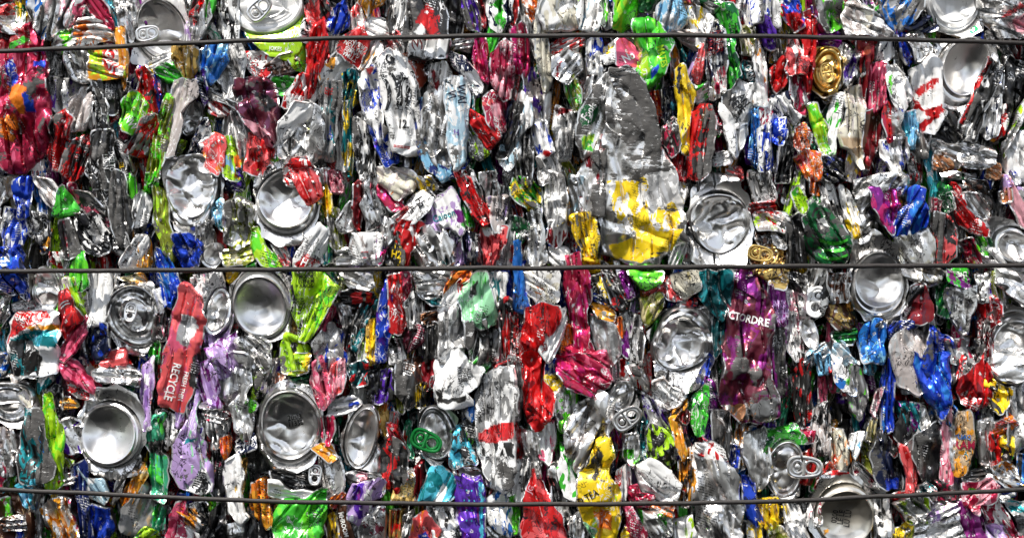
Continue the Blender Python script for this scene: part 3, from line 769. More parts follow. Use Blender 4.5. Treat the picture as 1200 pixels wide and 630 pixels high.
~white/dsil.5^.36;475 620 590 590 590 680 480 760
~yellow^.2;420 760 470 730 500 820 470 900 440 850
w neck;8;sil/white.4^.35;345 250 400 240 430 260 435 300 380 320 345 300;c.6 T8
"NO MA;390 285 24 8;black
w left_ply;6.3;sil/white.4^.5;290 300 340 260 345 400 320 520 250 560 230 500 235 420;c.5 T10 m1
~dgreen/white.3^.3;240 380 310 370 300 430 240 450
~lime/green.4^.3;240 490 290 470 280 530 250 530
"Fools;270 395 38 -55;white
w left_lower_ply;6.6;sil/dred.3^.52;260 560 315 480 330 520 320 640 320 760 260 760 235 680 240 600;c.5 T10 m1
~dred;318 400 326 400 324 560 316 560
C 4;sil/dsil.4;225 270 270 200 320 250 290 300 250 350;silver fold at the left shoulder of the large scuffed can
C 6;green/olive.4^.25;185 290 205 275 235 330 235 400 215 400 190 340;green leaf-shaped scrap left of the large scuffed can;c.7
C 4;rust/tan.4;240 300 265 275 275 310 250 360;orange brown scrap left of the large scuffed can's shoulder
C 4;white/grey.4^.2;160 380 215 390 225 440 200 560 165 560 150 460;white broken can column left of the large scuffed can;c1
~dred;150 385 200 380 210 395 160 410
C 5;lblue/sil.5^.2;0 360 40 320 65 380 60 440 20 480 0 440;pale blue fold at the centre of the bale's upper half
C 4;taupe/violet.32^.15;40 260 80 240 100 340 90 420 50 400;grey upright ribbon beside pale blue fold
C 5;white/blue.35^.25;70 450 110 440 125 490 140 540 100 560 75 520;silver can with bright blue dashes;c1
~red;105 540 140 545 130 560 110 555
C 4;char/grey.5^.4;10 480 60 480 70 600 60 660 20 660 0 560;dark grey crackled column in the centre;c1.1
C 4;grey/sil.5^.4;90 560 150 560 170 640 100 650;grey crumpled foot beside large can
C 5;red/orange.4^.2;475 345 505 330 515 380 505 440 485 400;red orange sliver at the right shoulder of the large can
C 4;black/navy.4^.2;520 330 565 310 570 400 545 450 520 420;black scrap right of the large scuffed can
~cyan;545 370 570 370 565 395 550 395
C 6;crim/char.5^.45;525 460 560 430 590 480 570 540 550 560 520 510;charcoal and crimson folded can beside the large can;c.7
C 5;dred/red.3^.1;560 560 590 520 605 580 600 640 570 640;deep red wedge right of the large scuffed can;c.5
C 7;yellow/straw.25^.2;575 250 600 230 610 280 640 320 630 400 615 450 625 540 600 540 590 440 580 340;long yellow blade right of the large scuffed can;c.6
~navy;580 240 592 235 585 340 575 330
C 4;white/green.32^.15;620 320 680 300 690 350 640 370;white fold above the red scuffed can
C 7;red/char.35^.5;625 400 660 372 700 380 710 420 700 500 690 600 650 640 620 620 620 500;red and charcoal scuffed can right of the yellow blade;c.5 T11
C 5;crim/white.3^.1;700 400 725 380 730 470 710 490;small crimson and green scrap by the scuffed red can
~green;705 475 730 475 735 510 705 510
C 5;pink/white.5^.1;700 545 750 545 750 580 700 590;pink and white lip right of the scuffed red can;c.4
C 6;grey/white.3^.35;740 340 800 285 850 300 850 360 820 430 790 450 750 420;grey can with black letters AN PEPE;c.4 T9
"AN|PEPE;798 365 40 52;black
C 6;white/sil.4^.15;730 370 790 430 830 430 820 480 780 560 750 500;silver fold with red line below the AN PEPE can;c.6 L1
C 5;char/teal.32^.4;810 220 855 230 855 290 830 310 800 270;dark printed scrap above the AN PEPE can
"CANS;832 260 28 75;white
C 5;azure/sky.3^.15;825 400 850 390 855 500 850 600 820 560 830 480;blue slim ribbon right of the AN PEPE can
C 4;white/crim.32^.15;860 380 900 360 905 430 860 450;white square flap right of the blue ribbon;c.4
C 5;white/blue.5^.15;865 460 910 430 915 600 870 600;white can with blue stripes right of centre;c.7
C 4;coral/white.4;745 600 790 590 800 640 750 640;coral white scrap above the long silver oval dome
@ 900 0 3
C 6;blue/red.4^.1;20 20 50 -10 75 -10 95 60 100 110 70 125 40 90;blue and red glossy can top above the wire, upper right
~red;35 70 95 60 100 120 60 125
C 5;white/bgreen.28^.2;-30 -20 20 -20 30 60 20 110 -20 100;white fold left of the blue and red can top
C 6;red/dred.4^.15;100 60 140 40 165 90 160 180 150 260 140 330 125 250 130 150;dark red ribbon crossing the top wire, upper right
C 7;coral/white.35^.15;70 140 110 150 145 220 130 260 100 260 70 270 60 240;coral and white looped can below the top wire;c.9 L1
C 5;crim/sil.4^.3;80 260 140 260 145 340 120 410 95 380 75 320;crimson pointed blade with dents, upper right;c.8
C 5;red^.1;-5 260 30 220 55 215 40 300 10 340;plain red triangle left of the coral looped can
C 5;grey/bgreen.32^.4;160 -30 260 -30 255 30 260 90 200 120 170 80;grey white crackled can above the gold tab, top wire;c1.2
C 4;purple/violet.3^.05;165 140 230 130 240 185 180 190;purple glossy can neck over the gold lid;c.5
! gold can lid with gold pull tab under the top wire, upper right
w can_body;5;goldm/brown.3^.1;160 180 240 175 262 215 255 280 235 330 190 345 160 320 155 240;c.5 T10
l 7;goldm^.0;205 250 55 80 8;203 253 44 68 8;c.7 H9
t 9;goldm;198 262 64 80
C 4;goldm/brown.5;170 340 200 330 210 365 185 375;small bronze scrap below the gold lid
! silver can with sandy dented shoulder crossing the top wire at upper right
w can_body;6;taupe/sil.5^.2;258 60 275 20 320 10 360 50 410 80 440 120 360 128 270 128;c.9
w dent;7;cream/tan.4^.1;290 40 330 25 355 60 350 100 320 110 295 70;c.5 T7
"CEN;412 65 30 100;black
C 5;tan/coral.4^.1;262 130 360 135 350 180 330 200 290 170;tan and coral fold under the sandy shoulder
C 4;sil/char.4^.3;235 200 275 150 320 190 330 260 260 340 240 320;grey can with violet print right of the gold lid;c1
~violet/sil.4;255 260 300 190 310 210 275 320
C 6;cream/taupe.3^.12;270 330 325 310 335 400 325 470 330 540 325 590 290 540 240 490 265 420;long cream can lower half with sandy patch, upper right;c.8
~tan^.05;240 485 325 485 320 560 300 550
C 4;taupe/yellow.28^.2;260 530 310 570 280 640 250 640;cream folded foot below the long cream can
C 6;dred/rust.3^.2;310 140 362 135 358 210 330 330 335 420 320 400 325 280;dark red strip down from the top wire, upper right;c.7
C 5;white/navy.28^.25;360 130 420 130 415 200 390 220 360 220;white square fold under the top wire, upper right
C 6;crim/pink.35^.2;350 230 405 220 408 300 400 370 370 400 345 380 355 300;crimson can with pale leaf print, upper right;c.7
C 6;red/crim.3^.1;385 370 415 380 432 500 400 508 375 440;bright red folded tongue in the upper right;c.5
C 5;dred/brown.4^.2;335 400 380 380 400 470 370 540 345 600 330 500;dark red sheet with brown edge, upper right;c.8
C 4;white/blue.36^.2;375 500 420 520 450 540 430 600 470 640 420 640 380 560;white curled fold below the bright red tongue;c.6 L1
C 5;grey/azure.36^.35;525 -30 420 -30 385 0 400 40 440 110 460 115 530 30;grey curved can at the top edge right of the sandy shoulder;c.6
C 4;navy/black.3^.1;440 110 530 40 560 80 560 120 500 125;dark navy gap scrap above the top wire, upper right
C 5;blue/maroon.4^.1;425 125 465 135 490 200 470 240 450 210 440 170;maroon and blue slim strip below the top wire
~blue;455 220 485 225 480 280 465 260
C 6;sil/taupe.3^.1;460 140 510 140 545 190 545 205 490 235 480 190;smooth silver curve below the top wire left of the big dome;c.4 L1
C 6;white/sil.35^.2;410 230 450 230 490 290 500 350 460 390 430 350 415 290;silver white can with a green crescent, upper right;c.8
~bgreen;412 275 425 265 428 345 415 350
C 6;white/sil.4^.15;500 250 570 200 590 230 590 270 600 380 610 400 570 470 530 460 515 380 500 310;white can with curved red bands beside the big smooth dome;c.6
~red^.05;515 315 585 275 592 295 525 345
~red^.05;510 340 540 390 605 370 608 390 540 465 525 440 560 410 515 380
C 5;sky/cyan.3^.2;450 415 490 405 500 470 480 530 455 470;pale cyan shard in the upper right;c.5
C 5;sil/blue.28^.2;430 350 460 400 450 440 480 520 470 600 430 560 400 480;silver wrinkled strip left of the pale cyan shard;c1
C 4;sil/taupe.4^.2;480 380 520 400 540 480 530 560 500 540 490 460;grey curved strip under the red banded can
! smooth silver can with domed base tilted left below the top wire, upper right
w can_body;4;sil/taupe.2^.05;590 150 740 135 790 180 770 240 700 370 650 392 605 370 590 300;c.3 T10
b 6;sil^.05;680 250 95 128 22;690 238 80 102 15;D12 H12 c.08
C 5;sil/grey.4^.3;740 130 800 140 835 200 830 240 790 190 750 160;silver crinkled neck right of the smooth domed base;c1.1
! large round bare can base cut by the top edge, upper right corner area
w can_body;4;sil/dgreen.2^.1;530 -60 700 -60 745 60 740 110 690 130 600 110 550 60;c.4
b 6;white^.2;645 20 105 100 25;650 5 84 84 25;D8 H10 c.5
C 4;dgreen/char.4;525 -10 545 40 570 110 545 100 525 50;dark green edge left of the large round base at top edge
C 5;sil/dsil.4^.2;720 -30 790 -30 860 20 900 -30 930 60 930 130 870 135 800 130 750 60;silver pink can with red stripe in the top right corner;c1
~coral/white.5;800 70 900 0 910 20 810 80
~lpink;850 70 930 40 930 110 860 120
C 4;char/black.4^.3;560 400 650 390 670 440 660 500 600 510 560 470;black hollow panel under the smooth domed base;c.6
C 7;char/sil.3^.45;660 430 700 370 750 250 770 200 790 215 820 240 790 330 750 400 720 500 690 490 665 460;grey blade with thin red edge, far upper right;c.5 L1
~red^.1;655 430 700 340 765 205 775 215 710 350 675 440
~white;670 440 720 440 720 490 690 490
C 6;sil/navy.28^.2;790 190 830 270 820 300 810 400 790 480 760 490 740 440 760 380;silver blade right of the grey red-edged blade;c.9
C 5;red/white.4^.25;755 440 780 360 808 330 810 420 790 480 760 500;white strip with red dots, far upper right
~amber;730 440 760 480 770 510 735 530
C 4;dred/black.4^.2;830 150 860 180 860 240 835 250;dark red curl below the top right corner
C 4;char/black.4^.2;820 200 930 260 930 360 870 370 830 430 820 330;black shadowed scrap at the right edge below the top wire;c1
C 6;sil/lime.28^.3;890 340 895 380 860 430 830 480 800 560 815 480 850 400;silver pointed splinter near the right edge upper half;c.6
C 5;white/grey.3^.25;830 500 890 470 930 500 930 640 870 640 840 590;pale grey smooth panel at the right edge upper half;c.5 T8
"Y;835 515 40 60;white
C 5;sil/white.4^.2;550 500 610 515 670 520 665 570 640 590 600 570 560 540;silver curled shelf below the black hollow panel;c.9 L1
C 5;copper/sil.4^.2;560 540 610 560 620 600 590 610 555 600;copper orange glint scrap below the silver shelf
C 5;sil/dsil.4^.2;680 490 740 510 790 520 780 570 740 600 690 590 660 560;silver crumple with brown stains, far upper right;c1.2
C 5;copper/tan.4;735 590 780 580 790 630 740 630;small peach copper square scrap, far right
C 4;navy/blue.3;880 420 930 400 930 470 890 470;navy scrap at the right edge
C 5;blue/white.3^.15;5 430 40 425 45 470 30 520 5 500;bright blue patch scrap left of the orange letter scrap
C 6;rust/orange.4^.3;95 450 120 440 145 480 135 535 100 520;brown orange scrap with black letter T;c.5
"TI;118 495 26 10;black
C 7;lime/bgreen.35^.15;125 380 140 375 160 430 180 460 180 520 200 555 165 545 150 510;lime folded shard in the upper right;c.6
C 6;white/green.25^.2;180 520 195 420 215 345 240 345 235 410 215 480 200 560;white slim blade with green edge, upper right;c.8
C 6;orange/coral.3^.15;80 560 110 540 158 550 150 640 120 640 95 590;orange folded scrap in the upper right;c.7
C 4;white/navy.32^.2;0 350 50 335 60 400 90 420 80 440 40 440 0 410;white crumpled shoulder left of the lime shard;c.9
C 4;grey/black.5^.4;35 460 70 440 90 520 70 640 30 640;black and grey ribbed strip in the upper right
C 5;char/blue.32^.4;160 560 240 570 250 640 180 640;grey scuffed fold below the lime shard
@ 0 210 3
C 3;sil/navy.28^.3;-30 -20 60 -30 60 60 30 100 -30 80;silver white crumple at the left edge under the crimson can
C 4;tan/taupe.4;45 0 90 0 95 60 55 55;tan scrap under the crimson can
C 6;blue/white.25^.25;88 20 130 0 150 10 140 60 130 130 110 140 95 80;blue and white printed column near the left edge;c.8
C 5;white/blue.5^.25;30 100 90 110 90 180 70 250 25 250 20 160;white can with blue bar lines at the left edge;c.7
"IIIIIIIII;58 180 40 84;blue
C 4;char/dgreen.3^.4;0 120 30 100 25 240 0 250;dark green grey strip at the left edge
C 5;taupe/sil.4^.2;150 0 210 10 250 70 230 120 200 90 165 40;beige curved fold left of the black lettered blades;c.6 L1
C 4;grey/char.5^.45;130 120 190 130 210 200 160 230 130 190;crackled grey black scrap in the left part
C 4;navy/amber.4;170 190 205 180 200 250 175 260;navy and bronze sliver in the left part
C 6;green/dgreen.3^.1;255 30 270 60 310 105 290 120 250 140 230 130 245 90;emerald green folded cone on the left;c.6
C 4;sil/dred.36^.1;230 120 300 115 310 145 260 160;white fold below the emerald cone
C 6;char/crim.25^.55;215 150 250 140 275 210 285 260 250 275 215 270;charcoal scuffed patch with red edge on the left;c.6
C 5;red/white.3^.1;210 260 245 265 240 310 215 290;small red triangle above the middle wire, left
! bright green can crossed by the middle wire on the left
w can_body;6;green/bgreen.4^.05;280 240 300 260 310 300 320 330 322 370 300 390 265 395 250 350 255 290;c.6 T11
"J;292 372 44 10;black
C 5;white/black.45^.2;270 150 330 125 400 165 385 190 390 240 360 260 310 250 285 200;white can with black swirl marks below the black blades;c1
~grey;330 160 370 160 370 220 330 230
C 6;char/pink.36^.6;260 40 320 50 400 130 395 165 350 150 290 100;grey scuffed diagonal blade, left part;c.5 L1
C 7;char/black.2^.55;340 -30 380 -40 400 60 410 130 380 130 350 60;tall grey black blade under the lettered charcoal can;c.4
C 7;char/grey.15^.6;400 -30 440 -20 450 60 470 120 460 200 430 240 400 170 395 60;tall charcoal blade with square cut foot in the left part;c.4
C 6;black/grey.3^.15;385 180 430 170 470 240 440 270 395 255 380 220;black bowl with white print stripes, left part;c.5
"CSMKU|DERRG;425 212 20 5;white
C 5;white/sil.3^.2;430 290 490 210 520 200 520 310 440 312;white folded sheet above the middle wire, left;c.6 L1
C 4;amber/gold.3^.1;455 130 480 125 490 200 470 200;small yellow orange strip by the charcoal blade foot
C 5;bgreen/green.3^.1;470 -10 500 0 495 100 465 100;bright green square strip left of the crumpled dome
C 5;bgreen^.1;515 -20 555 -20 555 40 515 45;lime scrap with tiny print at the crumpled dome
"LYC;535 5 16 0;black
C 5;white/sil.3^.15;495 80 530 50 555 90 540 150 500 170;white curved fold left of the olive strip
C 6;olive/lime.4^.35;545 20 580 40 590 150 620 220 610 290 580 260 550 150;olive and lime scuffed strip left of the crumpled dome;c.6
C 5;amber/gold.4^.1;520 200 545 220 555 280 540 310 515 310;amber wedge above the middle wire, left part
C 6;azure/blue.4^.15;555 240 590 270 620 320 640 370 635 410 600 420 580 360 555 300;azure blue strip passing under the middle wire;c.7
C 6;blue/dblue.3^.1;610 200 650 190 700 220 712 240 700 305 650 310 620 260;vivid blue crumpled can below the crumpled dome;c1
"BA;630 180 30 30;white
~white;660 235 690 245 680 270
! silver can with heavily crumpled round dome above the middle wire on the left
w can_body;5;sil/dsil.3^.1;590 -60 640 -85 760 -60 785 -10 770 120 735 170 680 195 620 170 585 100;c.4 T10
b 7;sil^.0;680 45 96 138 8;675 20 86 108 5;D12 H12 c1.0 s5
C 4;navy/violet.3;800 -30 870 -20 870 40 800 45;dark blue print scrap right of the crumpled dome
C 5;teal/sky.4^.2;765 100 800 75 800 180 770 160;teal sliver right of the crumpled dome
C 5;sil/olive.3^.4;800 80 840 60 900 100 895 200 840 240 800 220;silver green crumple between the two big domes;c1.2
C 5;olive/straw.3^.1;800 260 900 235 910 280 880 300 820 300;glossy olive fold above the middle wire between domes;c.5
C 5;sil/white.3^.1;720 160 760 150 770 220 740 260 715 220;white twisted fold below the crumpled dome
! small can end with stacked metal rings just above the middle wire, left
b 6;sil^.1;745 270 42 52 20;750 262 30 40 20;D8 H8 c.5
C 4;green;870 290 910 280 910 310 870 310;green sliver over the middle wire between the domes
C 6;blue/navy.35^.15;-20 250 80 240 105 340 110 415 60 400 20 390 -20 370;glossy dark blue can at the left edge under the middle wire;c.9
~azure/white.4;10 270 50 260 60 300 15 310
C 4;teal/azure.3;-30 330 20 370 10 430 -30 440;teal blue sliver at the left edge
! round silver can base with dented face below the middle wire, near the left edge
w can_body;4;sil^.05;110 340 180 320 215 345 210 450 180 475 130 460;c.4
b 6;sil/grey.3^.2;165 390 50 82 -8;172 385 42 70 -8;D5 H8 c.8
C 4;sil/green.32^.2;0 420 60 405 60 470 30 520 10 500;silver folded blade at the left edge under the blue can;c1.1
~yellow;18 515 32 515 32 560 20 560
! can with red shoulder lettered NAL, yellow stripe and teal scuffed panel near the left edge
w can_body;6;white/sil.2^.08;40 500 60 470 150 455 215 470 212 600 200 680 60 690 45 600;c.55 T12
~red^.05;30 560 60 462 165 460 190 480 110 520 50 555 35 580
~amber^.05;100 515 215 508 215 524 120 530
~teal/cyan.3^.35;50 560 120 530 215 525 210 590 130 580 60 600
~char/teal.3^.45;45 565 110 560 160 620 140 690 50 690
"NAL;80 488 24 5;white
C 4;white/crim.32^.15;70 440 140 425 150 450 80 460;white rim over the NAL can
C 6;red/dred.4^.1;215 400 240 390 255 420 300 490 260 510 230 560 210 500;deep red can with cursive white mark, left;c.6
"((;235 435 40 60;white
C 5;taupe/lime.36^.2;220 345 260 340 310 400 310 470 290 480 235 400;beige metal side left of the white panel;c.5
C 6;white/sil.2^.08;318 330 390 330 400 380 385 470 360 510 315 510;large plain white can panel under the middle wire, left;c.45 T7
C 5;navy/blue.3^.15;310 515 385 505 390 590 350 640 320 620;navy can bottom below the white panel;c.9
C 6;pink/crim.3^.1;215 600 235 560 270 500 305 480 310 530 270 600 230 640 215 630;pink curved can side, left part;c.4 L1
C 4;grey/navy.36^.3;280 560 320 550 330 640 290 640;grey strip right of the pink curved side
! can lid with pull tab and embossed rings on the left, below the middle wire
w can_body;4;sil/dsil.3^.05;400 390 480 355 540 370 575 460 560 540 520 610 440 610 400 540;c.4 T9
l 7;sil/dsil.4^.12;478 480 92 118 -20;480 475 76 98 -20;c.35 H12;480 500 22 30 0
t 8;sil;470 465 62 100
"KUUMKU;535 510 26 -62;white
C 5;coral^.02;395 610 460 590 470 640 380 650;glossy coral red can top below the lid with embossed rings;c.3
C 4;sil/grey.4^.2;395 330 440 325 430 400 400 420;silver bend under the wire beside white panel
C 4;straw/amber.3^.1;445 350 520 330 545 390 530 400 500 350;straw yellow rim behind the lid with embossed rings
C 5;white/char.3^.25;540 400 590 380 600 440 580 470;white piece right of the lid with embossed rings
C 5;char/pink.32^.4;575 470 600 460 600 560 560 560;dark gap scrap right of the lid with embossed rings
! coral red flattened can lettered RECYCLE in the left half
w can_body;7;coral/pink.3^.12;650 360 670 370 715 440 720 500 690 600 700 650 680 750 650 810 560 790 560 740 580 640 600 560 620 460;c.32 T10
~white/grey.3^.2;645 475 690 480 700 520 660 590 625 560
~char^.5;700 600 710 640 690 740 665 720 680 640
"RECYCLE;612 708 40 106;white
"FRESH THIN;648 725 24 104;white
C 5;azure/blue.4^.1;575 320 640 320 650 370 620 450 590 400;shiny blue can beside the coral RECYCLE can top;c.9
C 4;green/mint.4^.05;540 580 585 560 580 640 550 640;mint scrap left of the RECYCLE can
! lilac and silver can with open crushed end left of the big smooth dome
w can_body;4;lilac/white.5^.15;690 340 780 330 800 400 820 480 800 600 820 680 760 700 720 560 700 440;c1
b 6;sil/dsil.3^.1;772 465 48 88 8;770 462 34 68 8;D7 H9 c.9
C 5;white/black.3^.3;700 350 750 345 740 400 710 410;white folded tab left of the lilac can
C 5;purple/lilac.5^.2;730 600 830 540 850 620 830 700 760 640;purple foil crumple under the crushed silver end;c1.3
! large smooth silver can base right under the middle wire, left half
w can_body;5;sil/taupe.2^.03;820 370 850 330 960 325 1010 345 1025 440 1010 540 950 560 870 550 830 470;c.3 T9
b 7;sil^.0;920 440 104 128 -8;918 445 90 102 -8;D13 H12 c.06
C 5;sil/grey.4^.35;830 560 900 550 950 580 960 660 900 680 850 640;grey crumpled metal below the large smooth base;c1.3
C 4;yellow/gold.3^.1;820 320 850 318 840 345 815 360;yellow sliver left of the large smooth base
@ 300 210 3
! silver can with dented round base and a red paint flap above the middle wire
w can_body;5;sil/white.3^.05;0 0 40 -60 140 -70 210 -30 225 70 200 170 150 225 90 230 30 200 0 120;c.35 T10
b 7;sil^.02;110 80 110 118 5;110 70 94 100 5;D11 H14 c.25
C 8;coral/red.3^.1;120 -30 190 -30 225 -10 235 60 180 95 160 50;coral red triangular flap hanging over the dented round base;c.5 T6
C 5;lime/bgreen.3^.1;5 170 25 170 50 240 110 310 40 300 10 240;lime curved blade under the dented round base;c.5 L1
C 4;coral/white.4^.1;70 230 110 240 130 300 100 300;coral leaf print scrap under the dented base
C 7;white/sil.3^.08;140 280 190 200 225 160 245 180 250 250 235 285 180 325 135 325;white angular flap with a red label lettered Ha, over the middle wire;c.45 T8
~red^.05;135 298 185 262 225 290 155 325
"Ha;180 296 40 25;white
C 5;yellow/amber.3^.1;255 25 275 60 275 120 262 140 250 100;small yellow leaf shaped scrap right of the dented base
C 5;green/teal.4^.15;245 180 270 170 270 290 250 300;thin emerald strip right of the white Ha flap
C 5;lpink/pink.3^.15;270 -20 310 -20 315 50 280 50;pink square scrap with dot print
C 5;dsil/sil.4^.3;225 -20 265 -30 265 60 240 90;grey strip beside the pink square scrap
C 5;grey/olive.4^.4;270 110 300 110 320 240 310 260 280 230;grey olive crackled strip right of the emerald strip;c1
C 5;sil/white.3^.05;300 150 345 80 370 100 370 170 345 190 310 190;silver smooth curved wall left of the hollow grey shell;c.4 L1
C 6;dred/red.3^.1;360 30 375 10 385 90 370 180 355 150;thin crimson strip left of the hollow grey shell
! hollow grey can shell with rounded opening and crimson lip, centre left above the middle wire
w can_body;5;dsil/char.3^.2;385 10 420 -20 455 40 480 100 440 130 430 170 400 180 378 100;c.5 T8
w crimson_lip;6;crim/mag.3^.1;430 20 460 50 510 70 520 100 480 110 440 60;c.4 L1
w curled_tab;6;sil^.1;395 90 430 90 435 140 410 155 395 130;c.5
C 5;cream/taupe.4^.1;430 -40 520 -40 560 -10 545 40 500 70 470 40 440 10;cream can bottom with white edge, centre left;c.7
"~;480 50 30 -50;orange
C 7;white/sil.3^.1;500 125 560 55 590 45 625 75 600 110 560 150 520 160;white slanted scrap with black boxed letters Ha, upper centre;c.4 T6
"Ha;578 82 40 57;black
"Ha;548 108 26 57;black
C 5;dsil/yellow.35^.3;570 0 620 0 640 40 620 60 580 50;yellow and grey curled scrap above the Ha letters;c.8 L1
~yellow^.1;580 20 605 30 600 50 580 45
C 6;coral/white.4^.15;490 140 540 100 560 130 520 165;coral striped scrap left of the Ha letters
C 6;red/white.2^.15;480 165 520 155 590 150 570 190 545 260 530 305 510 230 490 200;bright red can with white flecks left of the centre
! lilac white can with violet flowers and looped script, upper centre
w can_body;7;lilac/white.35^.08;600 120 640 60 690 35 710 80 735 180 720 190 680 165 650 185 610 165;c.4 T9
~white^.05;620 90 690 30 710 80 690 80 640 110
~purple;700 110 735 110 735 160 710 150
~green;720 160 738 150 738 180
"Caioon;662 130 34 -18;teal
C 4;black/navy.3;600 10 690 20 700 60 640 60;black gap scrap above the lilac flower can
C 7;red/char.3^.3;700 -30 740 -30 780 60 820 120 830 150 800 165 770 130 730 60;long dark red diagonal can edge in the upper centre;c.5 L1
C 6;sil/char.4^.3;735 -20 760 -20 790 50 800 120 770 90 745 40;grey panel left of the long red diagonal edge
~coral^.1;740 -10 750 -10 775 60 765 60
C 6;dsil/black.4^.1;790 -10 840 -20 850 40 840 130 810 120;dark silver hollow right of the long red diagonal
C 6;taupe/lilac.3^.15;815 70 880 60 885 110 860 170 840 180;taupe lilac can lettered SPA, upper centre;c.5
"SPA|LIM;858 125 26 5;black
! curled grey can shell with a finger ring tab left of centre above the middle wire
w can_body;5;sil/taupe.3^.1;560 250 590 170 640 165 700 250 690 305 590 310;c1.1
t 8;sil;606 225 60 75
C 6;sil/teal.36^.15;625 170 660 180 690 240 680 300 640 290 620 240;white swirled fold right of the finger ring tab;c1.2
C 5;lilac/navy.4^.2;690 190 740 185 760 230 740 290 710 300 690 250;lilac and black fold below the flower can
C 5;navy/char.4^.3;730 190 790 200 790 300 740 305;navy crackled scrap above the middle wire centre;c1
C 5;coral/dred.4^.15;800 170 880 170 870 230 830 310 810 300 790 230;pale red can with orange cross print above the middle wire, centre;c.8
~white;795 170 870 165 860 190 800 200
C 4;grey/sil.4^.3;860 210 905 130 905 310 850 300;grey silver fold at centre above the middle wire
C 6;white/taupe.25^.2;340 190 430 190 440 230 430 300 380 305 345 290;white square can section with faint red print, above the middle wire;c.6
"~~|~;385 265 24 0;coral
C 4;sil^.05;290 255 340 250 350 300 290 305;silver smooth curve above the middle wire, left of the white square section
! small curved can shell with ring edge left of the centre
w can_body;5;sil/dsil.3;420 170 450 130 490 150 500 200 470 240 440 240;c.7 L1
C 6;mag/violet.3^.1;440 210 460 205 460 250 445 300 435 270;magenta sliver left of the yellow script can
C 6;char/yellow.3^.4;460 180 500 190 525 260 515 305 455 300;charcoal can with small yellow script above the middle wire
"H2;495 265 38 10;yellow
C 6;lime/char.25^.15;135 325 238 325 235 380 205 410 190 450 165 560 140 480 130 400;yellow lime can with rows of small black print, below the middle wire;c.4 T8
"NO ADD|MOJOR|EONEM|ARIOS;180 350 20 0;black
"ARBO|DEDR;160 435 18 80;black
C 7;lime/bgreen.25^.08;240 325 265 370 295 390 260 440 210 530 180 570 160 560 200 450 235 380;smooth lime yellow folded side below the middle wire;c.4 L1
C 6;lime/char.3^.3;110 540 150 560 185 600 190 660 110 670 95 620;lime lower fold with black grid print;c.8
C 5;dgreen/teal.4^.35;235 330 290 325 300 360 285 400 260 380 240 350;dark green crackled leaf under the middle wire
C 4;straw/olive.4;285 370 310 340 320 380 290 440;straw yellow curl right of the dark green leaf
C 5;dsil/taupe.4^.2;295 440 330 430 345 480 340 520 310 500;brown grey hollow fold right of the lime side
C 6;crim/pink.4^.1;235 530 250 480 285 440 290 460 260 520 240 560;crimson thin ribbon right of the lime side
C 5;grey/blue.25^.35;210 570 270 500 320 550 320 660 230 670;grey can with blue strokes, left of centre below the middle wire;c1.1
! silver can neck with curled tab just under the middle wire, left of centre
w can_body;6;sil/dsil.3^.1;310 325 400 328 425 370 400 385 350 375 320 350;c.9
C 6;black/red.25^.2;310 400 350 385 420 400 420 440 360 450 320 440;black and red printed can under the curled silver neck;c.8
~red^.05;350 395 385 390 385 440 350 430
~red^.05;395 390 420 395 418 430 400 430
C 5;teal/char.4^.25;375 440 430 430 435 470 400 500 350 600 340 560;teal and red strip left of the violet column
C 5;char/red.3^.4;320 480 370 480 370 560 330 600;charcoal crumple with red flecks left of centre
C 6;yellow/gold.3^.2;405 500 425 490 430 560 425 640 405 640;yellow strip left of the violet column
C 4;white/lime.36^.15;365 560 405 540 405 640 370 640;silver crumple left of the yellow strip
C 7;violet/blue.5^.1;440 410 460 350 485 450 480 520 465 560 450 640 425 640 430 560;long violet blue column below the middle wire;c.4
C 6;red/dred.3^.12;470 345 510 330 530 400 535 470 510 545 480 530 475 440;red can with white diagonal stripes below the middle wire;c.7
"///;492 385 40 0;white
C 5;crim/maroon.4^.2;520 330 548 330 548 460 535 440;dark crimson sliver below the middle wire, left of centre
C 4;maroon/crim.3^.2;530 520 590 510 590 560 540 600 530 570;maroon dark foil near the centre left;c1
C 5;char/sil.4^.5;535 430 560 400 590 420 590 510 545 520;charcoal scuffed scrap below the curved can wall centre
! curved empty can wall with teal print under the middle wire, left of centre
w can_body;5;sil/dsil.3^.1;555 325 690 325 680 370 640 410 600 415 570 390;c.7 L1
w printed_side;5;dteal/teal.4^.1;570 390 640 400 660 440 620 440 585 410;c.5
C 5;orange/rust.3^.1;695 330 760 325 750 345 700 380 670 410 680 360;orange curved scrap under the middle wire, centre
C 5;white/red.28^.1;645 450 690 380 730 350 715 430 680 450 650 490;white curved shoulder left of the mint green can;c.5 L1
C 5;copper/brown.4^.2;590 470 640 460 640 500 600 510;copper foil scrap left of the mint green can
C 5;char/black.3^.4;590 510 640 500 650 600 600 640;dark column with yellow flecks near the centre left
C 4;white/char.4^.3;470 560 530 560 530 640 480 640;white ribbed folds below the red striped can
C 6;white/grey.45^.35;645 480 700 450 730 480 735 560 715 640 650 640;white grey torn can left of the mint green can;c1
! mint green can with curved black lettering and scuffed grey bottom, centre
w can_body;7;mint/green.2^.12;715 430 730 380 780 325 810 330 830 390 850 480 840 510 810 520 740 500;c.5 T11
~char^.4;755 380 780 350 772 400 750 430
w scuffed_side;6;char/white.3^.5;740 500 850 490 860 560 840 640 760 650 740 570;c.9 T11
"RED ON ICE;748 430 26 -60;black
"UTTER BY;825 370 24 75;black
"5;792 432 34 -50;black
C 4;white/teal.28^.2;820 330 880 330 870 420 850 450 825 360;silver folded sheet right of the mint green can
C 5;red/char.35^.25;865 430 885 415 905 430 905 620 870 620;tall red and black strip at the centre;c.7
C 4;white/pink.28^.15;850 480 870 460 870 640 850 640;thin silver strip right of the mint can
@ 600 210 3
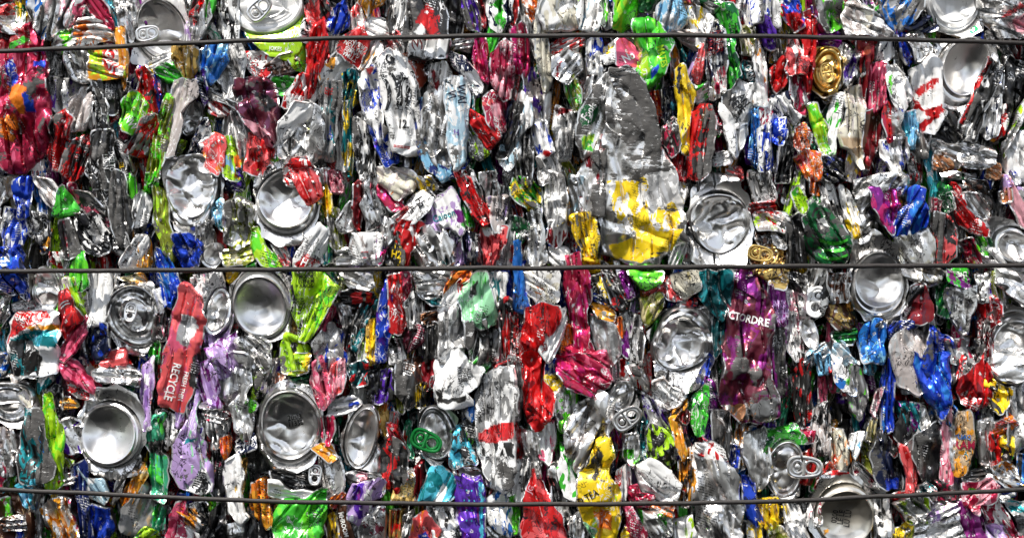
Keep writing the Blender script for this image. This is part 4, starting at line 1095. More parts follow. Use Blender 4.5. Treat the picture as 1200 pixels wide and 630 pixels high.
C 4;green/yellow.4^.3;0 0 60 0 90 30 100 90 70 110 20 80 0 60;dark green and yellow speckled scrap at the centre above the middle wire;c1
C 4;dgreen/char.4^.3;0 130 50 150 55 200 30 225 0 220;-
C 5;sil/white.4^.1;60 120 90 90 105 160 115 240 120 290 80 305 50 270 60 200;silver smooth tongue above the middle wire, centre;c.8
C 6;grey/sil.4^.35;120 -20 180 -10 190 60 185 140 140 160 120 100;grey textured column left of the large scuffed can's lower part;c.7
C 5;white/dred.36^.15;130 150 180 150 185 200 150 240 125 220;-
C 5;dsil/lblue.3^.2;205 -10 240 0 270 100 260 115 215 120 200 60;blue grey triangular blade beside the large scuffed can;c.4
C 6;yellow/char.25^.35;205 130 270 112 290 150 300 200 290 280 260 290 235 230 215 170;yellow scuffed can left of the large scuffed can, above the middle wire;c.7
C 5;yellow/amber.3^.1;235 285 290 275 300 320 250 330;yellow fold on the middle wire below the yellow scuffed can
C 4;white/sil.4^.2;130 240 190 250 200 300 160 310 130 290;white fold above the middle wire left of the yellow scuffed can
C 6;crim/mag.3^.12;190 265 230 260 240 300 265 340 270 420 250 500 270 560 290 630 240 640 220 560 205 480 190 400;long magenta folded can crossing the middle wire, right of centre;c.7
C 6;white/cream.3^.12;40 325 160 325 165 400 150 430 90 440 60 400;cream white can shoulder with orange scratches under the middle wire;c.35 T9
"~ ~|~~;95 390 24 20;orange
C 6;azure/blue.3^.1;10 220 25 215 30 330 62 450 55 470 10 455;bright blue blade left of the cream white shoulder;c.5
~navy/azure.5;10 400 55 410 60 465 10 455
C 5;coral;0 235 15 240 10 285 0 290;-
! red can with white ribbon lettered FR and folded ends, centre below the middle wire
w can_body;7;red/dred.2^.08;50 450 110 440 160 445 170 480 140 540 110 570 110 640 110 700 150 760 130 850 75 880 50 800 35 640 35 560;c1.2 T10
w white_ribbon;8;white^.08;150 480 185 450 190 490 170 560 130 640 115 620 100 600;c.4 T6
"FR;110 590 34 75;dred
C 5;orange/rust.3^.1;165 530 195 510 215 560 200 610 165 600;orange crumpled scrap right of the red FR can
C 4;red/char.4^.3;0 470 15 470 20 640 0 640;thin red edge at the centre below the wire
C 6;crim/mag.4^.1;160 640 170 600 200 590 230 590 265 650 330 640 345 700 310 740 260 760 200 730 160 680;wide crimson magenta crumple right of centre;c1
! can side showing curved ring ribs under a gold flap, right of centre
w can_body;5;sil/dsil.3^.1;280 470 320 470 365 520 375 600 350 660 310 640 285 560;c.35 L1
w gold_flap;6;amber/gold.3^.05;275 440 340 440 360 470 350 500 300 480;c.5
C 5;white/char.6^.25;270 340 320 335 345 380 350 430 310 440 275 400;yellow and white can with black brush strokes below the middle wire
~yellow/char.4;270 340 345 340 330 420 300 410
C 5;blue/navy.4;275 400 300 410 360 440 350 450 290 425;-
C 6;char/red.28^.25;310 290 330 300 400 400 410 440 390 470 350 430 320 350;long grey strip with dashes slanting under the middle wire;c.8
C 5;purple/lilac.3^.1;370 330 385 325 430 400 420 410 400 420 385 370;purple sliver slanting right of the long grey dashed strip
C 5;purple/white.4^.25;380 460 410 480 420 540 400 620 380 600 375 520;purple and white shard right of the gold flap
C 6;orange/amber.3^.1;345 500 375 480 380 540 365 560;-
C 5;char/dsil.4^.35;410 470 440 480 460 560 450 640 400 640;grey black crackled scrap left of the crumpled oval dome
C 6;bgreen/green.2^.03;400 325 515 325 510 360 480 380 460 390 420 360;bright green rounded can bottom just under the middle wire;c.3 T12
C 5;coral/red.3^.1;455 370 520 345 530 400 490 410 455 395;coral glossy fold under the bright green rounded bottom;c.5
C 6;straw/olive.45^.2;440 420 520 400 520 440 490 490 465 510 450 480;olive gold folded can under the coral fold;c.7
C 6;cream/straw.2^.05;545 330 590 325 640 330 640 370 615 410 590 420 560 380;smooth pale cream can bottom under the middle wire;c.2 T12
C 5;coral/white.3^.1;535 345 550 350 600 420 560 420 530 410;coral and white rim left of the smooth cream bottom;c.4 L1
C 5;red/navy.4;545 420 640 420 640 440 600 435;-
C 6;dteal/teal.35^.1;645 325 770 325 765 370 760 440 730 500 690 450 655 400;dark teal glossy can under the middle wire, right of centre;c.9 T12
C 5;dteal/char.3^.15;690 480 740 460 740 560 700 620;dark teal lower fold of glossy foil
! silver can with long oval dented base standing above the middle wire, right of centre
w can_body;5;sil/white.4^.1;660 -10 730 -20 790 10 830 80 835 200 820 290 780 310 680 310 635 280 620 150 635 50;c.7 T12
b 7;sil^.02;728 150 104 110 0;728 155 94 104 0;D12 H10 c.75
! silver can with crushed oval base below the middle wire, right of centre
w can_body;5;sil/white.3^.05;480 540 520 480 600 430 690 450 720 560 705 600 690 700 650 730 570 760 510 690;c1 T12
b 7;sil^.0;600 560 115 115 -25;590 575 90 90 -25;D11 H12 c1.1 s9
C 5;red/dred.3^.05;825 95 900 85 910 110 860 125 825 130;red rim over the gold tab, above the middle wire
C 5;taupe/lime.36^.1;830 130 870 120 920 150 910 180 850 180;hollow silver can mouth above the gold tab
C 3;brown/black.4;840 180 920 170 930 230 860 240;-
! gold can end with golden pull tab, resting on the middle wire right of centre
w can_body;5;goldm/brown.4^.1;830 270 900 225 950 250 945 320 900 345 850 330;c.6
t 8;goldm;868 262 80 12
C 5;goldm/bronze.3^.1;855 325 950 320 940 380 900 375;-
C 5;dred/black.4^.1;780 310 830 300 840 330 800 345;-
! large purple foil can with embossed white lettering and bronze bottom, right of centre
w can_body;7;grape/maroon.5^.38;770 340 800 318 850 320 880 400 905 440 910 540 900 700 930 760 930 830 900 850 800 840 745 800 730 770 745 660 750 560 760 440;c1.1 T13
~dsil/copper.35^.36;735 800 930 760 920 850 800 840 740 800
~purple^.05;780 325 850 325 860 400 800 390
"CTORDRE;825 490 38 12;white
! purple can side with rows of small print, gold rim, right of centre
w can_body;6;purple/grape.3^.2;905 365 940 350 960 400 965 480 955 600 960 760 930 760 915 640 900 480;c.5 T10
~goldm;905 350 940 345 945 362 905 368
"SULEV|LFTUNSL|QMEMLEF|MONLA|TOUTEJ;936 465 20 0;lilac
~char^.5;905 520 960 520 960 760 930 760
C 4;purple/mag.4^.1;860 320 900 330 910 420 880 400;bright purple fold between the two purple cans
C 5;white/sil.4^.15;740 470 765 440 755 560 735 640 725 600;white silver edge left of the large purple can
C 4;navy/char.4;600 -10 640 0 640 60 610 60;-
C 4;grey/char.4^.35;830 -20 910 -20 920 70 850 80;dark grey netted can section above the red rim, right of centre;c.9
C 5;orange/red.4^.3;270 10 310 0 315 130 290 150 275 100;orange red scratched strip beside the large scuffed can
C 4;yellow/white.4;570 -20 595 -20 600 60 585 80;-
C 5;white/bgreen.28^.1;540 240 590 210 600 250 580 300 545 300;white and red fold right of the large scuffed can's base
C 4;dsil/char.4;590 150 625 200 625 300 600 290;-
@ 900 210 3
C 6;lime/green.3^.05;65 50 85 30 105 70 118 110 100 125 80 100;smooth green leaf shaped scrap right half above the middle wire;c.4
C 5;orange/rust.3^.1;125 0 165 -10 175 30 160 55 130 50;orange square scrap above the dark green netted can
C 4;char/black.4^.4;60 150 100 120 150 190 140 300 70 300;grey black folded blades above the middle wire, right;c1
C 5;white/red.32^.1;-20 120 40 130 60 170 30 190 0 180;silver rim fold at the right of the red rim
C 5;sil/white.4;0 190 50 200 40 245 0 230;-
C 5;goldm/amber.2;0 235 45 240 40 300 0 300;-
! dark green can with white net pattern above the middle wire, right half
w can_body;6;dgreen/char.3^.3;120 130 150 80 200 110 240 160 270 200 280 240 265 295 220 300 170 280 140 250;c.6 T13
~white;165 140 190 140 210 170 190 165
"(((;215 250 100 -90;green
C 5;dgreen/green.3^.1;120 90 150 60 175 90 150 130 125 130;-
C 5;char/sil.4^.4;180 0 220 10 260 100 280 200 260 240 215 160 190 80;long grey diagonal strip right of the dark green netted can;c.8
C 6;white/yellow.32^.15;230 30 260 60 290 130 300 190 280 210 255 140;white curled strip ending in yellow tip
~yellow^.1;240 140 260 150 278 180 268 190
! silver can with wrinkled end above the pink foil, upper right area
w can_body;5;sil/white.3^.1;300 10 390 -20 480 -10 490 40 440 60 380 60 380 180 340 185 305 140;c1.2 T12
C 7;purple/mag.5^.1;352 32 460 38 465 90 445 130 430 190 400 160 370 100;magenta purple foil wedge beside the blue foil can;c.9
C 7;blue/azure.35^.1;490 35 545 30 540 80 555 120 545 170 500 190 440 200 435 180 450 130 500 90;bright blue pinched foil can above the middle wire, right;c.9 T11
C 4;sil/violet.32^.15;300 60 350 60 360 120 320 130;-
! large round silver base with wide shiny dent crossed by the middle wire, right
w can_body;5;sil/taupe.3^.05;300 200 370 185 430 230 470 290 485 380 470 450 430 490 340 490 290 430 275 400 290 300;c.5 T10
b 7;sil^.02;385 375 98 118 -5;385 355 88 96 -5;D11 H12 c.3
C 5;char/lime.32^.3;390 175 415 180 490 310 460 310 410 230;dark strip slanting right of the round shiny dented base
! silver sheet can with long engraved lettering over the middle wire, right
w can_body;6;sil/cream.3^.05;440 210 500 190 560 165 575 240 575 300 620 330 590 360 560 380 510 350 480 330 460 260;c.6 T9
"20.03.02;527 240 22 78;char
C 6;char/coral.36^.55;580 120 640 130 660 190 650 270 620 300 580 300;grey scuffed square panel above the middle wire, right;c.6
C 5;crim^.1;550 70 575 80 570 160 550 170;-
C 5;dgreen/green.3^.2;580 20 610 40 620 110 600 120 580 90;dark green strip with white marks, right upper
C 6;red/white.2^.1;615 20 635 40 660 120 745 185 735 205 690 180 655 165 630 100;red and white slanting ribbon above the middle wire, right;c.5
C 6;dsil/sil.4^.3;655 55 700 60 740 110 745 170 710 160 670 110;grey curved blade along the red ribbon;c.4 L1
C 4;char/brown.4^.2;680 0 760 10 790 70 780 130 740 110 700 60;dark brown hollow with copper glint, right;c1
C 5;copper/brown.4^.05;785 50 815 40 820 80 790 80;-
C 4;sil/dgreen.32^.3;600 -20 720 -20 730 40 660 50 610 20;silver grey crumple above the red slanting ribbon;c1.2
C 6;lpink/lilac.3^.1;795 -10 815 0 840 60 880 130 895 190 850 160 820 80;pink lilac slim blade near the right edge;c.6
C 5;blue/white.4;820 -20 850 -10 850 20 830 20;-
C 4;grey/olive.4^.3;850 -30 930 -30 930 40 880 50;grey olive crumple at the right edge
C 5;grey/lilac.3^.3;840 30 930 40 930 160 890 150 860 90;grey lilac crumpled can at the right edge above the middle wire
C 5;bgreen/dgreen.4^.05;705 205 740 210 755 225 740 270 705 245;glossy green scrap above the middle wire, right
C 5;white/sil.4^.2;730 230 760 250 800 300 760 305 720 280;-
C 5;crim/char.35^.2;650 220 680 210 725 300 690 305;crimson black triangular scrap above the middle wire, right
! silver can end with dark dented mouth at the right edge above the middle wire
w can_body;6;sil/dsil.35^.15;745 150 800 140 860 160 930 220 930 320 860 310 800 280 770 240;c.8
b 7;sil^.03;862 232 78 66 20;866 238 62 50 20;D10 H10 c.8
C 6;sil/white.4^.1;800 318 930 318 930 380 880 440 840 400 810 370;silver shoulder with flowing folds at the right edge below the middle wire;c1
C 4;purple;885 390 930 380 930 430 890 430;-
! can end with big grey pull tab with two holes, right half below the middle wire
w can_body;5;sil/char.3^.15;105 350 150 320 195 325 200 390 190 470 160 500 120 490 105 430;c.9
t 8;white;165 430 100 108
C 5;brown/bronze.4^.2;205 430 270 440 300 490 290 530 240 520 200 480;brown folded can bottom beside the grey pull tab;c.5
C 5;dsil/brown.4^.2;205 330 280 330 270 430 210 430;grey brown banded can side beside the grey pull tab;c.4
C 4;char/black.4^.4;60 330 110 340 100 400 60 370;dark crackled scrap left of the grey pull tab
C 4;lpink/sil.5^.35;60 390 95 400 100 500 120 600 100 640 70 600 60 480;pinkish grey torn column right of the purple print can
! small oval ring shaped can end below the big grey pull tab
b 6;sil^.1;145 540 36 62 -15;145 540 24 50 -15;D5 H8 c.7
C 5;sky/white.4^.15;120 600 180 570 200 620 170 640 110 640;-
C 5;dgreen/green.3^.1;205 540 290 525 270 570 220 565;dark green curved scrap below the brown folded bottom
C 6;dred/maroon.3^.1;510 380 540 370 575 440 565 490 520 505 475 505 500 460;deep red smooth quarter of a can right of the shiny dented base;c.35 T8
C 6;char/sil.3^.3;480 380 515 370 520 400 500 450 440 500 400 520 350 510 440 480;charcoal band curving around the shiny dented base
C 4;dgreen/green.3^.15;570 380 625 350 635 420 600 480 570 470;dark green printed scrap below the middle wire, right
C 6;green/purple.3^.1;630 318 705 318 705 380 660 370 630 350;green panel with LIVE lettering under the middle wire, right;c.4
"LIVE;680 332 24 180;white
~grape;630 320 650 320 650 360 630 345
C 6;sil/white.3^.1;620 385 715 380 715 440 700 480 680 545 650 500 630 440;silver shield-shaped folded can below the green LIVE panel;c.5 L1
C 5;red/dred.4^.2;715 440 760 410 785 440 780 500 740 520 720 490;red crumple in the right half below the wire;c1
C 5;dred/char.4^.35;710 500 760 490 760 600 720 620;deep red speckled strip in the right half
C 5;grey/olive.4^.3;750 330 780 330 810 400 800 450 770 430;-
C 5;sil/violet.32^.2;700 340 750 330 760 420 720 430;silver strip right of the green LIVE panel
! silver domed can bottom with bright wrinkled centre at the right edge below the middle wire
w can_body;5;sil/taupe.3^.03;770 480 820 440 900 450 960 480 960 650 850 700 780 660 760 580;c.4
b 7;sil^.0;860 590 105 128 12;865 600 86 104 12;D13 H12 c.6
C 6;azure/sky.3^.1;340 510 390 495 405 510 400 640 330 640 320 570;sky blue crumpled can below the shiny dented base, right;c.9
C 5;dblue/blue.4^.1;400 510 490 490 500 510 470 520 420 560 405 600;navy blue curved scrap below the shiny dented base
! open grey hollow can end with white rim and blue side, right half
w can_body;5;taupe/dsil.3^.1;430 560 480 515 540 530 570 580 560 700 520 760 450 720 420 620;c.4 L1
w blue_side;6;blue/dblue.4^.2;570 520 630 550 655 600 620 760 600 840 570 760 530 650 535 600 560 560;c1.3 T9
C 5;lblue/sil.4^.1;210 560 240 570 270 620 300 640 240 640 210 620;-
C 4;grey/crim.32^.3;600 560 680 560 690 640 620 640;grey curved rim right of the blue side can
C 4;sil/char.5^.3;660 560 720 560 720 640 670 640;-
@ 0 420 3
C 4;sil/azure.32^.1;-20 -20 60 -20 50 30 30 50 -10 60;-
C 5;sil/dred.32^.3;70 -10 180 -10 180 40 130 65 80 50;silver grey rounded can bottom under the teal scuffed panel;c.8
C 5;teal/sil.3^.2;165 40 190 0 215 20 210 70 170 110;-
C 6;pink/crim.35^.1;205 20 230 -10 270 10 300 60 350 100 330 120 280 90 240 70;pink ribbon with white code stripes, lower left;c.6
C 5;white/red.36^.2;240 75 300 90 350 110 330 140 280 130 250 110;white barcode flap below the pink ribbon, lower left;c.4
"IIIII;290 108 26 35;black
C 5;black/dsil.3^.1;200 110 220 85 250 100 250 150 240 180 210 170;dark hollow oval can opening, lower left;c.5 L1
C 5;amber/straw.3;250 130 290 140 300 155 250 165;-
C 4;red/white.2^.1;385 0 460 -10 480 20 420 35;-
C 6;sil/white.4^.1;330 50 380 30 450 30 500 60 490 90 420 80 350 80;silver folded lens shape above the smooth round base, lower left;c.9 L1
! crushed can lid with curled ring at the left edge, lower left
w can_body;4;sil/dsil.4^.15;-40 70 40 60 100 90 110 160 100 230 40 230 -40 200;c.9
l 6;sil/dsil.3^.1;40 145 88 78 10;38 145 72 62 10;c1.2 H9
C 5;taupe/cream.3^.1;75 50 110 70 150 130 165 180 140 180 100 120;beige smooth blade right of the crushed lid at the left edge;c.3
C 7;lime/bgreen.3^.05;165 120 190 130 200 200 230 280 220 440 180 470 160 440 165 400 175 330 165 230;long bright lime folded strip, lower left;c.8 T7
C 6;char/black.3^.35;205 200 240 165 260 190 250 240 210 250 195 230;dark can neck pinched beside the smooth round base, lower left
C 7;char/teal.4^.55;95 175 150 170 160 200 165 280 200 370 190 420 130 440 75 430 65 360 80 270;tall charcoal scuffed can with cyan scratches, lower left;c.35 T11
~cyan/char.4^.3;90 420 135 420 130 470 100 450
~azure/char.5^.4;150 230 162 230 165 330 150 310
C 5;cyan/sky.3^.1;90 430 135 430 145 510 120 500;-
C 5;sil/taupe.4^.2;-20 240 40 240 60 300 50 400 0 400 -20 340;grey silver can wall at the left edge, lower left;c.7
C 4;crim/maroon.3^.1;-20 350 50 360 60 400 40 440 -20 430;deep crimson can bottom at the left edge
! large smooth round can base with grey ring, lower left quarter
w can_body;5;sil/white.4^.03;300 150 340 110 420 95 480 130 515 200 520 280 490 330 460 400 400 430 340 400 300 340 270 260;c.4 T12
b 8;sil^.0;390 262 112 118 0;390 262 97 100 0;D13 H14 c.05
"*|.:|:.|.;430 240 22 0;char
~dsil^.1;300 170 480 180 440 260 340 240
C 5;sil/violet.3^.1;205 240 240 210 290 215 300 330 250 325 215 290;silver can wall with green sheen left of the smooth round base;c.3 L1
C 5;lime/olive.4^.1;175 200 200 230 240 330 290 350 270 365 220 340 180 270;-
C 5;sil/coral.32^.1;215 380 250 360 295 370 290 420 230 430;silver square end below the lime blade, lower left;c.8
C 6;dblue/navy.3^.1;260 390 300 360 310 400 300 460 320 560 330 640 290 640 280 540 255 450;navy blue glossy curved strip, lower left;c.5
C 6;blue/dblue.3^.05;320 510 395 520 405 580 380 640 325 640;vivid blue foil at the bottom edge, lower left;c1.1
C 6;lblue/white.35^.1;310 370 330 400 390 410 405 470 395 495 330 470;pale blue and silver folded can below the smooth round base;c.6
C 6;lilac/white.3^.1;500 30 545 -10 540 90 530 150 535 240 515 250 500 170;lilac printed slim blade right of the smooth round base;c.6
C 4;dgreen/char.3^.1;540 0 575 -10 565 80 545 140;-
C 6;jade/green.3^.1;535 200 585 195 580 260 560 320 590 340 600 420 585 500 540 480 530 400 540 330 515 280;jade green crumpled can with charcoal middle, lower left;c.9
~char^.5;520 290 590 280 600 330 530 340
C 5;jade/green.3^.1;570 500 600 500 600 580 560 590;-
C 5;char/sil.4^.4;580 170 640 190 640 260 600 310 580 290;charcoal crumple below the RECYCLE can;c1.1
C 5;sil/grey.4^.2;480 340 520 330 520 380 460 400 450 460 420 500 430 430;-
C 6;goldm/amber.5^.1;425 480 450 440 510 360 525 400 470 490 440 570;copper gold folded ribbon, lower left;c.7
C 5;grey/tan.3^.25;440 520 520 440 540 480 540 590 500 610 440 600;grey round dented can at the bottom edge under the wire, lower left;c.6
C 5;sil/amber.32^.2;145 530 190 490 250 490 290 640 200 640 170 580;silver crinkled can at the bottom edge, lower left;c1.1
~crim;250 490 262 490 290 590 280 590
C 6;lime/bgreen.3^.05;510 600 540 570 580 590 590 620 540 660 500 620;lime crumple at the bottom edge, lower left;c1
C 7;lilac/mint.25^.25;680 190 700 110 690 250 720 310 745 440 740 470 700 460 640 440 610 400 620 300 660 240;lilac can with dark ribbed border and barcode, lower left;c.5 T9
~white/black.4;720 380 748 440 740 480 660 460
~teal;660 280 690 275 690 295 650 295
"IIIIIIII;706 425 40 -70;black
C 6;plum/lilac.5^.2;660 120 690 100 690 200 660 230 640 230;-
C 6;lilac/purple.4^.15;695 20 740 0 770 60 770 130 790 170 740 170 715 120 690 80;lilac foil can with violet shine right of the RECYCLE can;c1
C 6;sil/violet.3^.3;690 150 720 130 740 200 730 310 745 390 760 400 720 330 700 250;silver strip with violet printing, lower left;c.9
! silver can end with deep curved ridge at the right of the lilac foil can
w can_body;5;sil/dsil.4^.1;770 0 830 -30 890 0 880 100 850 170 810 170 780 120;c.6 L1
C 5;white/grey.4^.15;740 180 790 180 810 210 790 290 760 310 740 250;white silver folded can in the lower left, right of lilac barcode can
C 5;sil/crim.36^.1;730 150 800 140 830 190 800 210 750 200;-
C 6;sil/white.3^.1;815 160 850 120 890 150 890 230 870 300 840 250;silver smooth leaf fold in the lower left, near the big lettered dome
C 6;orange/coral.3^.1;790 270 830 260 830 300 810 340 800 310;small orange fold lower left
C 5;navy/white.3^.1;825 290 890 260 900 310 850 330;navy scrap with red star beside the orange fold
"*;873 300 44 0;red
C 4;black/char.3^.1;755 320 800 330 800 460 770 500 745 460;black hollow column right of the lilac barcode can;c.7
! silver can side with white and red spotted wall above the lower wire, left part
w can_body;6;white/sil.4^.1;800 360 840 340 860 400 850 460 860 540 880 560 850 580 810 540 790 440;c.5 L1
C 6;goldm/bronze.4^.1;850 350 880 340 875 430 860 480 845 480;gold wrinkled strip above the lower wire, left part
C 6;pink/crim.3^.05;625 500 650 505 665 560 665 640 590 640 600 580;bright pink smooth wedge at the bottom edge, left;c.3 T9
C 6;amber/white.4^.1;645 508 690 510 740 560 720 580 680 550;orange and white curved stripe under the lower wire
C 5;sil/black.4^.1;690 500 750 490 740 560 700 540;-
C 5;black/char.3^.2;720 560 790 500 800 620 780 650 720 640;black foil bag piece at the bottom edge, left;c1.2
C 5;white/dred.36^.1;655 560 720 600 700 650 660 650;-
C 4;sil/white.4^.15;820 570 870 560 900 600 880 660 820 650;silver end at the bottom edge, left of the black round hollow
C 4;dred/black.4;600 440 640 440 620 500 590 490;-
! brown rusty splintered block at the bottom left corner under the lower wire;wood block
w wood_block;2;brown/tan.25^.0;-40 480 30 470 120 500 130 540 140 600 120 680 -40 680;c1.6 T10
w dark_plank;4;black/brown.4^.0;-40 560 110 550 120 590 -40 600;c.5 T4
C 5;green/teal.4^.1;440 90 490 80 490 120 460 110;-
@ 300 420 3
C 4;char/lime.35^.4;-30 -20 70 -20 60 60 30 120 -30 160;charcoal crumple with lime flecks above the lettered dome, left;c1.1
C 5;bgreen^.1;-20 130 20 150 15 170 -25 180;-
C 5;taupe/violet.36^.1;60 0 90 0 90 50 60 110 40 100;-
C 6;yellow/lime.5^.1;100 -20 190 -20 185 40 160 50 100 50;yellow lime printed can bottom above the lettered dome;c.5
"AANSIN|ENNATO;135 25 20 0;black
C 4;dgreen/jade.3^.1;130 50 190 45 190 80 150 90;-
C 4;orange;90 45 110 60 100 85 88 75;-
! large round can base with dot printed code 20.03 11330, lower left of centre
w can_body;5;sil/dsil.3^.03;20 130 50 100 120 75 190 100 230 180 240 280 210 350 150 390 70 385 15 330 0 240;c.35 T12
b 8;sil^.0;120 240 116 142 -8;125 225 98 112 -8;D9 H14 c.3
"20:03|11330;140 215 27 -8;black
C 7;pink/lpink.4^.2;195 20 230 -10 260 30 280 100 270 140 240 180 220 140 205 90;pink crackled can right of the lettered dome;c1
C 7;coral/lpink.4^.2;275 20 320 0 330 60 315 110 290 120 270 60;pale coral foil flap above the silver white fold, lower centre left
C 6;crim/mag.3^.05;235 200 285 195 290 240 265 290 240 250;magenta red foil right of the lettered dome
C 7;amber/orange.3^.1;215 300 240 285 280 290 295 330 270 345 240 320;orange curved strip right of the lettered dome's foot;c.4
! torn open silver can with a dark mouth and small ring tab, lower left of centre
w can_body;5;sil/dsil.3^.1;220 340 250 320 290 340 310 420 300 470 250 490 235 440 225 400;c.4 L1 T8
w mouth_wall;3;char/black.4^.1;50 400 200 390 230 430 220 460 160 470 90 430 55 420;c.4 T5
w rim;6;white/sil.4^.1;50 430 80 430 130 460 220 465 230 480 170 500 90 490 50 480;c.5 L1 T7
t 7;sil;210 405 66 95
! bright green can bottom lettered, over the lower wire left of centre
w can_body;7;green/bgreen.35^.08;95 490 180 490 245 460 245 520 235 600 215 650 80 660 65 600 75 540;c.5 T11
"Ox;228 525 26 0;dgreen
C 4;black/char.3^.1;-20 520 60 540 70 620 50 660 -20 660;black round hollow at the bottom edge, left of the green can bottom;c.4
C 5;amber/orange.3^.1;5 420 45 410 50 500 80 560 60 575 10 530;amber curved can wall crossing the lower wire, left of the green can
! silver can with smooth deep dent like a spoon, lower centre left
w can_body;5;sil/taupe.3^.05;310 290 320 230 360 160 410 180 420 280 440 340 440 390 370 385 320 360;c.4 T9
b 7;sil^.03;372 275 60 118 14;375 270 48 98 14;D10 H9 c.35
C 5;white/sil.4^.1;265 150 340 120 380 140 360 165 310 185 270 190;silver white fold with blue tip beside the spoon dented can;c1
~blue;340 145 380 140 370 160 340 165
C 5;dsil/lpink.3^.1;335 390 440 390 445 440 400 470 345 430;-
! violet and lilac can with folded neck crossing the lower wire, lower centre left
w can_body;7;lilac/white.35^.1;330 480 345 440 400 430 440 410 460 440 440 480 390 500 400 560 370 590 335 550;c.6 T9
~violet/purple.3^.05;345 440 385 430 370 500 345 500
~violet;345 500 370 500 380 560 360 560
C 5;dsil/maroon.3^.3;390 540 450 510 470 580 470 660 380 660 370 600;grey brown can bottom at the bottom edge, lower centre left;c.5
C 6;brown^.0;290 520 320 515 330 580 350 650 310 655 290 580;brown ribbon with white letters at the bottom edge;c.3 T5
"MHROOM;308 580 24 75;white
C 5;yellow/black.3^.1;268 540 290 530 300 650 270 655;yellow strip left of the brown lettered ribbon
C 6;coral/orange.5^.1;280 480 320 450 330 470 310 505 280 505;small peach orange speckled scrap on the lower wire
C 5;white/grey.4^.2;350 560 400 520 440 500 430 530 380 620 350 640;-
C 5;char/black.4^.3;390 50 430 30 440 100 420 150 400 130;-
C 5;violet/char.4^.3;425 40 490 30 490 130 430 150;violet charcoal crackled strip below the long violet column
C 5;dteal/red.3^.2;330 20 400 0 400 80 350 90;dark teal and red crumple with yellow specks, lower centre left;c1.1
C 5;char/brown.4^.4;500 20 580 0 580 120 540 180 500 120;charcoal red scuffed can wall above the green tab lid;c.7
C 4;dred/grey.3^.2;580 20 630 0 630 90 590 110;dark red strip left of the white striped can
C 5;yellow/black.5^.1;572 90 600 80 600 150 575 160;-
! white can with vertical red and black print, red rings, above the green tab
w can_body;7;white/sil.2^.08;640 0 700 -40 760 20 800 40 780 90 740 130 760 150 700 170 640 160 630 110;c.5 T11
~char;632 110 660 100 655 140 740 130 735 150 640 155
"|||;700 62 40 0;red
"ALLAL|FSFAFS|RTRTSW;733 55 20 85;black
C 5;white/azure.32^.1;740 180 790 110 790 60 805 60 800 140 760 210;curved white shell edge right of the red ringed can;c.3 L1
C 6;mint/green.3^.05;760 0 815 -20 825 20 800 45 770 40;small mint scrap above the white block can
C 5;dred/red.4^.1;830 20 900 -20 905 20 870 40;-
! large pale printed can with scuffed black specks and red band, bottom centre
w can_body;7;white/grey.4^.33;790 70 830 40 905 30 915 120 905 220 910 330 905 440 880 470 840 460 815 400 780 320 775 200;c.45 T12
~grey/char.4^.4;785 90 850 80 840 200 780 230
~red/coral.3^.15;780 260 860 220 905 225 905 275 850 290 785 290
~char/white.4^.45;785 290 905 290 905 340 800 340
! can lid with green pull tab, lower centre
w can_body;5;sil/dsil.3^.1;575 190 600 170 660 170 700 210 700 290 670 340 630 370 590 330 570 260;c.5 T9
l 6;dsil/sil.3^.05;635 262 64 98 -15;630 262 52 84 -15;c.5 H9
t 7;tabgreen;600 286 104 22
C 6;red/crim.3^.05;470 215 500 225 530 290 520 300 480 270;red pointed blade left of the green tab lid
C 5;char/red.3^.4;440 300 480 270 530 310 530 400 500 480 450 440 430 360;grey scuffed crumple left of the green tab lid;c1
C 5;bronze/goldm.5^.15;490 430 550 380 560 500 530 505 480 500;bronze folded foil on the lower wire;c.9
C 4;bronze/red.3^.15;480 520 530 520 530 650 480 655;bronze and red foil with white seam below the lower wire
C 5;dred/black.3^.2;565 380 590 340 590 420 570 500;-
C 5;white/char.4^.2;530 540 560 520 555 600 540 650 520 650;-
! cyan blue folded can with black letters below the green tab lid
w can_body;7;cyan/teal.35^.05;575 500 590 440 620 380 650 370 690 420 700 480 680 500 640 510;c.4 T10
~white;625 500 660 435 675 450 650 510
w lower_wall;6;white/char.3^.2;600 520 690 520 720 580 700 650 640 650 620 570;c.8
"aces;622 520 34 -78;black
C 6;cyan/char.4^.2;680 330 715 230 740 270 780 360 770 370 720 365 690 380;teal crumpled foil right of the green tab lid;c1
C 7;coral/orange.4^.05;560 560 590 530 640 590 645 650 540 650 545 600;coral orange glossy fold under the lower wire, centre;c.35 T8
~blue;570 620 600 600 620 640 575 650
! violet can with pale blue dots crossing the lower wire, bottom centre
w can_body;7;violet/grape.2^.08;690 410 790 420 800 460 795 560 800 650 720 660 725 560 700 480;c.6 T10
~cyan;785 430 800 430 800 650 790 650
". .|. . .|. .|. .;750 500 44 0;cyan
C 5;sil/dred.28^.2;700 370 790 380 800 430 760 400 710 400;-
C 6;white/azure.36^.08;795 500 850 465 890 500 895 620 850 600 820 560;white folded flap on the lower wire, bottom centre;c.5 T7
C 5;sil/white.4^.1;815 570 890 600 890 660 830 660;-
C 4;char/bgreen.28^.3;690 240 770 200 770 300 740 280;-
@ 600 420 3
C 5;sil/bgreen.36^.35;150 120 200 90 235 120 240 180 220 250 170 250 155 190;silver grey scuffed can side left of the wide silver can, lower centre;c.8
C 5;blue/white.2^.05;115 0 150 -5 155 45 120 55;small blue piece over a yellow tag right of the red FR can
C 6;yellow/char.25^.1;118 52 165 50 172 100 125 105;yellow tag with black marks below the blue piece
! gold rimmed red can neck at the foot of the FR can
w can_body;6;dred/red.3^.1;50 180 90 150 140 150 145 190 110 240 75 250;c.4
w gold_rim;7;goldm^.05;75 240 135 160 150 170 95 255;c.2 T4 L1
